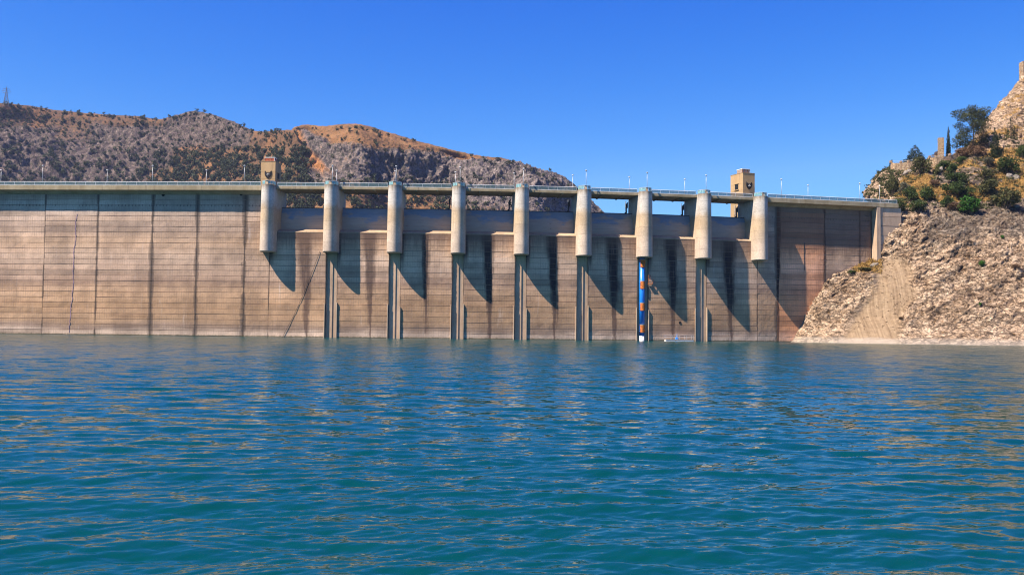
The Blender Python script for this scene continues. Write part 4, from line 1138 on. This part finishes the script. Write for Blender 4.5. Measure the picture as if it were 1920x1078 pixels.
def m_per_px(p): return p.y / FPX
shrub_list = [
 (1673, 371, 22, 44, 'olive', 'olive green bush on the cliff just above the right end of the railing'),
 (1694, 372, 20, 28, 'grey', 'grey green round bush right of the last lamp post'),
 (1726, 333, 26, 34, 'olive', 'olive bush covering the gap between the two terrace walls'),
 (1745, 318, 18, 26, 'brown', 'brown dry bush climbing the round terrace wall'),
 (1757, 311, 16, 24, 'brown', 'thin dry bush below the stone pillar'),
 (1774, 324, 24, 20, 'green', 'green bush beside the slanting boulder under the terrace'),
 (1758, 331, 16, 16, 'olive', 'small olive bush left of the slanting boulder'),
 (1801, 309, 15, 13, 'green', 'small bright bush under the big pine'),
 (1790, 331, 18, 22, 'green', 'green bush between the slanting boulder and the pine'),
 (1706, 380, 26, 28, 'green', 'green bush at the top edge of the cliff above the abutment'),
 (1684, 401, 22, 26, 'green', 'long green bush hanging beside the concrete abutment'),
 (1673, 410, 14, 16, 'olive', 'lowest small bush beside the concrete abutment'),
 (1735, 379, 27, 26, 'green', 'round green bush left of the golden grass patch'),
 (1723, 403, 28, 24, 'green', 'dark round bush on the golden slope above the pale cliff face'),
 (1752, 352, 16, 14, 'brown', 'brown scrub above the golden grass patch'),
 (1771, 358, 12, 11, 'brown', 'small brown tuft on the golden grass patch'),
 (1799, 349, 38, 22, 'green', 'wide low bush in the middle of the slope'),
 (1792, 372, 36, 28, 'green', 'dark bush leaning down the golden slope'),
 (1776, 388, 20, 18, 'green', 'lower end bush of the dark leaning thicket'),
 (1791, 398, 20, 17, 'brown', 'brown twiggy bush left of the vivid green bush'),
 (1821, 404, 42, 36, 'vivid', 'vivid green fig bush at the upper rim of the rock face'),
 (1815, 372, 26, 20, 'green', 'green bush right above the vivid fig bush'),
 (1852, 368, 40, 30, 'olive', 'olive green bush right of the leaning thicket'),
 (1850, 342, 30, 20, 'olive', 'olive bush higher up below the green conifer'),
 (1885, 393, 48, 38, 'olive', 'large olive bush beside the white rocks'),
 (1892, 331, 36, 32, 'green', 'dark green bush above the grey outcrop at the right'),
 (1853, 313, 24, 16, 'grey', 'grey low bush under the green conifer'),
 (1917, 300, 16, 26, 'green', 'green bush cut by the right edge of the view'),
 (1805, 298, 26, 18, 'brown', 'dark brown undergrowth left of the pine trunk'),
 (1832, 296, 26, 22, 'brown', 'dark brown undergrowth right of the pine trunk'),
 (1842, 503, 9, 13, 'vivid', 'small green bush alone on the rock face'),
 (1838, 576, 7, 7, 'vivid', 'tiny green plant low on the rock face'),
 (1879, 448, 7, 7, 'vivid', 'tiny green plant high on the rock face'),
 (1599, 514, 14, 7, 'green', 'low green plant on the ledge beside the dam wall'),
 (1622, 508, 18, 6, 'olive', 'yellowish plants along the ledge above the smooth chute'),
 (1648, 341, 10, 8, 'green', 'small bush on the left skyline of the rocky slope'),
 (1815, 482, 8, 6, 'brown', 'tiny dry tuft left of the lone green bush on the rock'),
 (1905, 505, 12, 9, 'brown', 'dry tuft on the rock at the right edge'),
 (1690, 600, 8, 6, 'brown', 'dry tuft beside the foot of the smooth chute'),
]
rv = random.Random(5)
for k, (px, py, w, h, kind, lb) in enumerate(shrub_list):
    p = on_hill(px, py - min(3, h * .15))
    if p is None: continue
    u = m_per_px(p); me = SHRUB[kind][k % 3]
    put_plant('shrub', me, ('foliage', 'stems'), p - Vector((0, 0, h * u * .08)), (w * u * 1.6, w * u * 1.4, h * u * 1.55), rv.uniform(0, 6.28), lb, 'shrub', 'shrubs on the rocky slope')

# scattered low scrub on the slope: one mass nobody could count
def scatter_mass(name, n, size, leaf_n, mat, mask, label, seed, zs=0.8):
    rg = np.random.default_rng(seed); idx = np.flatnonzero(mask); idx = rg.choice(idx, min(n, len(idx)), replace=False)
    C = []
    for i in idx:
        s = size * (0.5 + rg.random()); d = rg.normal(size=(leaf_n, 3)) * np.array([s * .45, s * .45, s * .35 * zs]); d[:, 2] = np.abs(d[:, 2]); C.append(H_P[i] + d)
    V, Q = leaf_quads(np.vstack(C), size * 0.28, rg, -1.0 if zs > 1 else 0.0, 2.4 if zs > 1 else 1.6)
    o = np_mesh(name, V, Q, mat, smooth=False); tag(o, label, kind='stuff'); return o
vis = (H_PX > 1470) & (H_PX < 1990)
scatter_mass('dry_grass', 5200, 0.42, 9, L_STRAW, vis & (H_GRASS > 0.45), 'golden dry grass covering the upper slope', 1, 1.4)
scatter_mass('dry_weeds', 1300, 0.30, 10, L_BROWN, vis & (H_ROW > 1.6) & (H_ROW < 7.2), 'brown dry weeds in the cracks of the rock face', 2)
scatter_mass('low_scrub', 1300, 0.75, 26, L_OLIVE, vis & (H_ROW > 7.2) & (H_PY > 262), 'low olive scrub between the bushes of the slope', 3)

# --- trees on the right hilltop
def finish_tree(name, loc, label, cat, crown_V, crown_Q, mat, segs, group=None):
    root = empty(name, loc); tag(root, label, cat, group)
    o = bpy.data.objects.new('crown', plant_mesh('crown', crown_V, crown_Q, mat)); o.parent = root; COL.objects.link(o)
    t = bpy.data.objects.new('trunk', stem_mesh('trunk', segs)); t.parent = root; COL.objects.link(t)
    return root

def big_pine(px, py, Y, h, w):
    rg = np.random.default_rng(77); base = at(px, py, Y); segs = []; blobs = []
    top = Vector((0.25, 0, h * 0.62)); segs += [(Vector((0, 0, -1)), Vector((-.1, 0, h * .3)), .26, .2), (Vector((-.1, 0, h * .3)), top, .2, .12)]
    for k in range(26):
        z = h * (0.26 + 0.72 * (k / 25) ** 0.85); t = k * 2.4 + rg.random()
        prof = 0.5 * w * math.sin(math.pi * min(1, max(0.16, (z / h - 0.14) / 0.95))) ** 0.7 
        r = prof * (0.45 + 0.5 * rg.random()); e = Vector((r * math.cos(t) , r * math.sin(t), z))
        s = Vector((0, 0, min(z - .05 * h, h * .62))); segs.append((s, e, .07, .025))
        q = w * (0.10 + .055 * rg.random()); blobs.append((e.x, e.y, e.z, q * 1.35, q * 1.35, q * .72))
    blobs.append((0.2, 0, h * .93, w * .17, w * .17, h * .10))
    blobs += [(-w * .38, 0, h * .36, w * .15, w * .12, h * .07), (-w * .42, .3, h * .25, w * .12, w * .1, h * .05), (w * .1, 0, h * .8, w * .2, w * .2, h * .1)]
    C = clump_points(blobs, 15000, rg, 0.25); V, Q = leaf_quads(C, .11, rg, 0, 2.0)
    finish_tree('pine_tree', base, 'big dark stone pine standing on the hilltop right of the cypress', 'tree', V, Q, L_PINE, segs)
big_pine(1825, 298, 286, 15.2, 12.6)

def cone_tree(name, px, py, Y, h, w, mat, label, seed, n=3500, sparse=0.2, leaf=.09, power=1.0, tiers=22):
    rg = np.random.default_rng(seed); base = at(px, py, Y); blobs = []; segs = [(Vector((0, 0, -.8)), Vector((0, 0, h * .97)), .02 * h, .01 * h)]
    for k in range(tiers):
        f = (k + .3) / tiers; z = h * (0.05 + .93 * f); rad = .5 * w * (1 - f) ** power
        m_ = max(3, int(8 * (1 - f) + 3))
        for j in range(m_):
            t = j * 6.283 / m_ + k * 1.1 + rg.random() * .5; r = rad * (.55 + .45 * rg.random()); 
            if rg.random() < sparse: continue
            q = max(.10, rad * .34); blobs.append((r * math.cos(t), r * math.sin(t), z - r * .12, q, q, max(.12, h / tiers * .75)))
            if j % 2 == 0: segs.append((Vector((0, 0, z)), Vector((r * math.cos(t), r * math.sin(t), z - r * .12)), .03, .012))
    blobs.append((0, 0, h * .96, w * .05 + .04, w * .05 + .04, h * .05))
    C = clump_points(blobs, n, rg, .3); V, Q = leaf_quads(C, leaf, rg, 0, 1.9)
    return finish_tree(name, base, label, 'tree', V, Q, mat, segs)
cone_tree('spruce_tree', 1716, 306, 292, 5.6, 6.6, L_BLUE, 'bluish spruce with broad skirt behind the lower terrace wall', 3, 5200, .08, .10, .62, 13)
cone_tree('cypress_tree', 1778.5, 294, 291, 9.2, 1.35, L_CYPR, 'slim dark cypress right of the stone pillar', 4, 4200, .0, .07, .45, 30)
cone_tree('conifer_tree', 1866, 303, 279, 10.0, 4.0, L_CYPR, 'green pointed conifer right of the big pine', 5, 4200, .12, .10, .75)
cone_tree('conifer_tree', 1896, 288, 287, 11.0, 5.2, L_PINE, 'sparse grey green conifer in front of the rocky peak', 6, 3600, .42, .10, .7)
cone_tree('dead_tree', 1845, 299, 284, 8.6, 3.8, L_BROWN, 'brown dried conifer between the big pine and the green conifer', 8, 2300, .40, .09, .6)
cone_tree('conifer_tree', 1906, 250, 300, 4.2, 2.0, L_PINE, 'little conifer high on the rocky peak', 9, 900, .2, .09, .8)
for k, (px, py, hh) in enumerate(((1672.5, 309, 10), (1668.5, 315, 13), (1665.5, 322, 9), (1661.8, 327, 8), (1659.5, 333, 7))):
    u = 290 / FPX
    cone_tree('young_cypress', px, py, 290, hh * u, 3.4 * u, L_CYPR, ['top small cypress at the corner of the lower terrace wall', 'tallest of the tiny cypresses left of the terrace wall', 'third tiny cypress down the left cliff edge', 'fourth tiny cypress down the left cliff edge', 'lowest tiny cypress on the left cliff edge'][k], 20 + k, 260, .05, .06, .6, 9)

# ------------------------------------------------------------------ TERRACE WALLS, PILLAR, RUIN
def strip_wall(name, pts, z0, z1, th, label, posts, rail=True):
    root = empty(name, (pts[0][0], pts[0][1], z0)); tag(root, label, 'wall', 'terrace walls on the hilltop'); m = MB()
    vs = []
    k = len(pts)
    for (x, y, zt, zb) in pts: vs += [Vector((x, y, zb)), Vector((x, y, zt)), Vector((x + .05, y + th, zt)), Vector((x + .05, y + th, zb))]
    fs = []
    for i in range(k - 1):
        a = 4 * i; b = a + 4
        for q in range(4): fs.append((a + q, a + (q + 1) % 4, b + (q + 1) % 4, b + q))
    fs += [(0, 3, 2, 1), (4 * k - 4, 4 * k - 3, 4 * k - 2, 4 * k - 1)]
    m.add(vs, fs); m.build('masonry', M_STONE, root)
    tops = []
    for i in posts:
        x, y, zt, zb = pts[i]; F = Frame((x, y), 0); m = MB(); m.box(F, -.28, .28, -th + .0, .06, zt, zt + .62); m.build('post', M_STONE, root); tops.append(Vector((x, y + .2, zt + .45)))
    for a, b in zip(tops[:-1], tops[1:]):
        m = MB(); m.tube(a, b, .045, .045, 6); m.build('rail', M_POLE, root)
def wpt(px, pyt, pyb, Y):
    a = at(px, pyt, Y); b = at(px, pyb, Y); return (a.x, a.y, a.z, b.z - 1.2)
strip_wall('terrace_wall', [wpt(1671, 305, 322, 288), wpt(1678, 306, 322, 287), wpt(1690, 305.5, 322, 286.5), wpt(1704, 304, 322, 286), wpt(1718, 301.5, 322, 286), wpt(1736, 300, 322, 287)], 40, 50, .7,
           'lower straight rubble stone terrace wall with posts below the spruce', [0, 2, 3, 4])
strip_wall('terrace_wall', [wpt(1738.5, 297, 322, 287), wpt(1740, 296.5, 322, 285), wpt(1744, 296, 324, 283.5), wpt(1756, 295.5, 324, 282.5), wpt(1768, 294.5, 322, 282.5), wpt(1782, 291.5, 320, 283), wpt(1796, 288, 315, 284)], 40, 50, .7,
           'upper rounded rubble stone terrace wall below the pillar and cypress', [2, 3, 5, 6])
def stone_column(name, px0, px1, pyt, pyb, Y, depth, label, cat, courses, rot=0.0):
    a = at(px0, pyb, Y); b = at(px1, pyb, Y); w = b.x - a.x; zt = at(px0, pyt, Y).z; z0 = a.z - 2
    F = Frame((a.x, a.y), rot); root = empty(name, F(w / 2, 0, z0)); tag(root, label, cat)
    n = courses; hh = (zt - z0) / n
    for k in range(n):
        m = MB(); e = random.uniform(-.03, .03); m.box(F, e, w + random.uniform(-.03, .03), -depth, random.uniform(-.03, .03), z0 + k * hh + .02, z0 + (k + 1) * hh - .01); m.build('stone_course', M_STONE, root)
stone_column('stone_pillar', 1760, 1769.5, 258.5, 296, 290, 1.5, 'square freestanding rubble stone pillar left of the cypress', 'pillar', 9, R(-14))
stone_column('ruined_tower', 1918.5, 1975, 115, 160, 331, 2.6, 'brown masonry ruin on the rocky peak at the top right corner', 'ruin', 7)
# slanting boulder
def boulder(px, py, w, h, label, seed, rot=0.0):
    p = on_hill(px, py)
    if p is None: return
    u = m_per_px(p); rg = np.random.default_rng(seed); m = MB(); m.dome((0, 0, 0), 1, 1, 12, 8)
    V = np.array(m.v); V = V * (1 + .22 * vnoise(V * 1.7 + seed, seed)[:, None] + .12 * vnoise(V * 4 + seed, seed + 3)[:, None])
    V[:, 0] *= w * u / 2; V[:, 2] *= h * u / 2; V[:, 1] *= w * u / 2.2
    c, s = math.cos(rot), math.sin(rot); V = np.stack([V[:, 0] * c - V[:, 2] * s, V[:, 1], V[:, 0] * s + V[:, 2] * c], -1)
    me = bpy.data.meshes.new('boulder'); me.from_pydata(V.tolist(), [], m.f); me.materials.append(M_BOULD); me.update()
    o = bpy.data.objects.new('boulder', me); o.location = p; COL.objects.link(o); tag(o, label, 'boulder', 'boulders on the slope')
M_BOULD = simple('grey_limestone', (.17, .145, .12), 0.95, 0, 0.35, 1.2, .1)
boulder(1758, 322, 26, 9, 'long grey boulder slanting up to the terrace', 3, .75)
boulder(1700, 325, 22, 12, 'pale boulder below the lower terrace wall', 4, .35)
boulder(1905, 335, 12, 16, 'grey outcrop boulder near the right edge', 5, .1)
boulder(1893, 332, 14, 14, 'grey outcrop boulder under the dark green bush', 6, -.2)
boulder(1905, 388, 14, 9, 'whitish rock right of the large olive bush', 7, .3)
boulder(1806, 352, 10, 8, 'grey rock in the middle of the slope', 8, .5)
boulder(1640, 497, 16, 8, 'loose pale rock on the ledge at the foot of the abutment', 9, .3)

# ------------------------------------------------------------------ PYLON
def pylon(px, pyb, pyt, Y):
    b = at(px, pyb, Y); h = at(px, pyt, Y).z - b.z; root = empty('pylon', b); tag(root, 'lattice power pylon on the mountain at the far left edge', 'pylon')
    F = Frame((b.x, b.y), R(20)); w0, w1 = h * .13, h * .025; m = MB()
    def corner(k, z):
        w = w0 + (w1 - w0) * min(1, z / (h * .75)); sx, sy = ((-1, -1), (1, -1), (1, 1), (-1, 1))[k]; return F(sx * w, sy * w, b.z + z)
    lv = [-4, h * .12, h * .26, h * .40, h * .52, h * .64, h * .75, h * .88]
    for k in range(4):
        L = MB(); L.poly([corner(k, z) for z in lv] + [F(0, 0, b.z + h)], .16, 5); L.build('leg', M_POLE_D, root)
    for z0, z1 in zip(lv[:-1], lv[1:]):
        for k in range(4):
            m.tube(corner(k, z0), corner((k + 1) % 4, z1), .09, .09, 4); m.tube(corner((k + 1) % 4, z0), corner(k, z1), .09, .09, 4); m.tube(corner(k, z1), corner((k + 1) % 4, z1), .09, .09, 4)
    m.build('bracing', M_POLE_D, root)
    for z, w in ((h * .62, h * .19), (h * .74, h * .22), (h * .86, h * .17)):
        c = MB(); c.tube(F(-w, 0, b.z + z), F(w, 0, b.z + z), .14, .14, 5); c.tube(F(-w, 0, b.z + z), F(0, 0, b.z + z + h * .05), .09, .09, 4); c.tube(F(w, 0, b.z + z), F(0, 0, b.z + z + h * .05), .09, .09, 4); 
        ca_ = c.build('cross_arm', M_POLE_D, root)
        for sg in (-1, 1):
            i_ = MB(); i_.tube(F(sg * w, 0, b.z + z), F(sg * w, 0, b.z + z - h * .05), .16, .16, 5); i_.build('insulator', M_POLE_D, ca_)
M_POLE_D = simple('weathered_steel', (.16, .15, .16), 0.6, .3, .2)
pylon(11.5, 194, 163, 1090)

# ------------------------------------------------------------------ FAR TREES
def far_variant(seed, tall):
    rg = np.random.default_rng(seed); blobs = []
    for k in range(7):
        t = rg.random() * 6.283; r = .28 * rg.random() ** .5; blobs.append((r * math.cos(t), r * math.sin(t), .30 + .45 * rg.random() * tall, .20 + .1 * rg.random(), .20 + .1 * rg.random(), .17 + .1 * rg.random()))
    C = clump_points(blobs, 60, rg, .35); V, Q = leaf_quads(C, .11, rg, 0, 1.3)
    T = np.array([[-.03, 0, -.15], [.03, 0, -.15], [.02, 0, .5], [-.02, 0, .5], [0, -.03, -.15], [0, .03, -.15], [0, .02, .5], [0, -.02, .5]])
    Q = np.vstack([Q, np.array([[0, 1, 2, 3], [4, 5, 6, 7]]) + len(V)]); V = np.vstack([V, T])
    return V, Q
FV = [far_variant(200 + k, .7 + .3 * (k % 3)) for k in range(6)]
FME = [plant_mesh('far_tree', V, Q, L_FAR) for V, Q in FV]
rg = np.random.default_rng(5); cand = []
def try_far(bv, other, px, py, smin, smax, grp):
    o, d = ray(px, py); loc, nrm, i_, dist = bv.ray_cast(o, d)
    if loc is None: return
    if other is not None:
        l2 = other.ray_cast(o, d)
        if l2[0] is not None and l2[3] < dist: return
    s = (smin + (smax - smin) * rg.random() ** 1.6); cand.append((s * FPX / loc.y, loc, s, grp))
n_try = 0
while n_try < 13000:                                # the wooded mountain
    n_try += 1; px = rg.uniform(-40, 690); py = rg.uniform(196, 415)
    c_ = float(cliff_m(np.array([px]), np.array([py]))[0]); low = float(sstep(255, 320, py))
    dens = (0.48 + 0.52 * low * sstep(180, 330, px)) * (1 - .62 * c_)
    if rg.random() < dens * .55: try_far(MBVH, LBVH, px, py, 2.2, 8.5 if low > .4 else 5.0, 'mountain')
n_try = 0
while n_try < 2600:
    n_try += 1; px = rg.uniform(552, 1150); py = rg.uniform(234, 415)
    c_ = float(cliff_h(np.array([px]), np.array([py]))[0]); foot = float(sstep(325, 350, py)) * float(sstep(980, 820, px))
    dens = .15 * (1 - .6 * c_) + .62 * foot
    if rg.random() < dens: try_far(LBVH, MBVH, px, py, 2.4, 5.2 + 2.2 * foot, 'hill')
# bushes that break the skyline
for px in list(rg.uniform(0, 545, 85)): 
    py = float(sky_m(px)) + 1.5; try_far(MBVH, LBVH, px, py + rg.uniform(0, 3), 2.0, 5.5, 'mountain')
for px in (586, 592, 640, 668, 679, 702, 708, 712, 727, 729, 752, 760, 834, 933, 936, 960, 985, 998, 1006, 1018, 1034, 1050, 1066, 1078, 1084, 1092, 1098):
    py = float(crest_h(px)) + 2.5; try_far(LBVH, None, px, py, 2.6, 5.5, 'hill')
cand.sort(key=lambda c: -c[0])
LAB = {'mountain': 'small dark green tree dotted over the mountain behind the dam',
       'hill': 'small dark green bush dotted over the orange hill behind the spillway'}
rest_V, rest_Q, nb = [], [], 0
for k, (app, loc, s, grp) in enumerate(cand):
    vi = int(rg.integers(0, 6)); a = rg.random() * 6.283; sx = s * (.9 + .4 * rg.random())
    if k < 300:
        o = bpy.data.objects.new('far_tree', FME[vi]); COL.objects.link(o); o.location = loc - Vector((0, 0, .1 * s)); o.scale = (sx, sx, s); o.rotation_euler = (0, 0, a)
        tag(o, LAB[grp], 'tree', 'trees on the far ' + grp)
    else:
        V, Q = FV[vi]; c, s_ = math.cos(a), math.sin(a)
        W = np.stack([(V[:, 0] * c - V[:, 1] * s_) * sx, (V[:, 0] * s_ + V[:, 1] * c) * sx, V[:, 2] * s - .1 * s], -1) + np.array(loc)
        rest_V.append(W); rest_Q.append(Q + nb); nb += len(V)
if rest_V:
    o = np_mesh('far_woodland', np.vstack(rest_V), np.vstack(rest_Q), L_FAR, smooth=False)
    tag(o, 'scattered pines and scrub covering the far mountainsides', kind='stuff')
print('far plants', len(cand), 'lifts', len(lift_specs), 'objects', len(bpy.data.objects))

# ------------------------------------------------------------------ HAZE
hz = MB(); F = Frame((0, 0), 0)
hz.hexa([Vector((-1500, -60, -12)), Vector((1500, -60, -12)), Vector((1500, 1450, -12)), Vector((-1500, 1450, -12)),
         Vector((-1500, -60, 330)), Vector((1500, -60, 330)), Vector((1500, 1450, 330)), Vector((-1500, 1450, 330))])
mh = bpy.data.materials.new('haze_air'); mh.use_nodes = True; nt = mh.node_tree; nt.nodes.clear()
ho = nt.nodes.new('ShaderNodeOutputMaterial'); pv = nt.nodes.new('ShaderNodeVolumePrincipled')
pv.inputs['Color'].default_value = (.55, .66, 1.0, 1); pv.inputs['Density'].default_value = 0.000055; pv.inputs['Anisotropy'].default_value = 0.2
nt.links.new(pv.outputs[0], ho.inputs['Volume'])
hz_o = hz.build('haze', mh); tag(hz_o, 'thin blue haze in the air over the reservoir', kind='stuff')
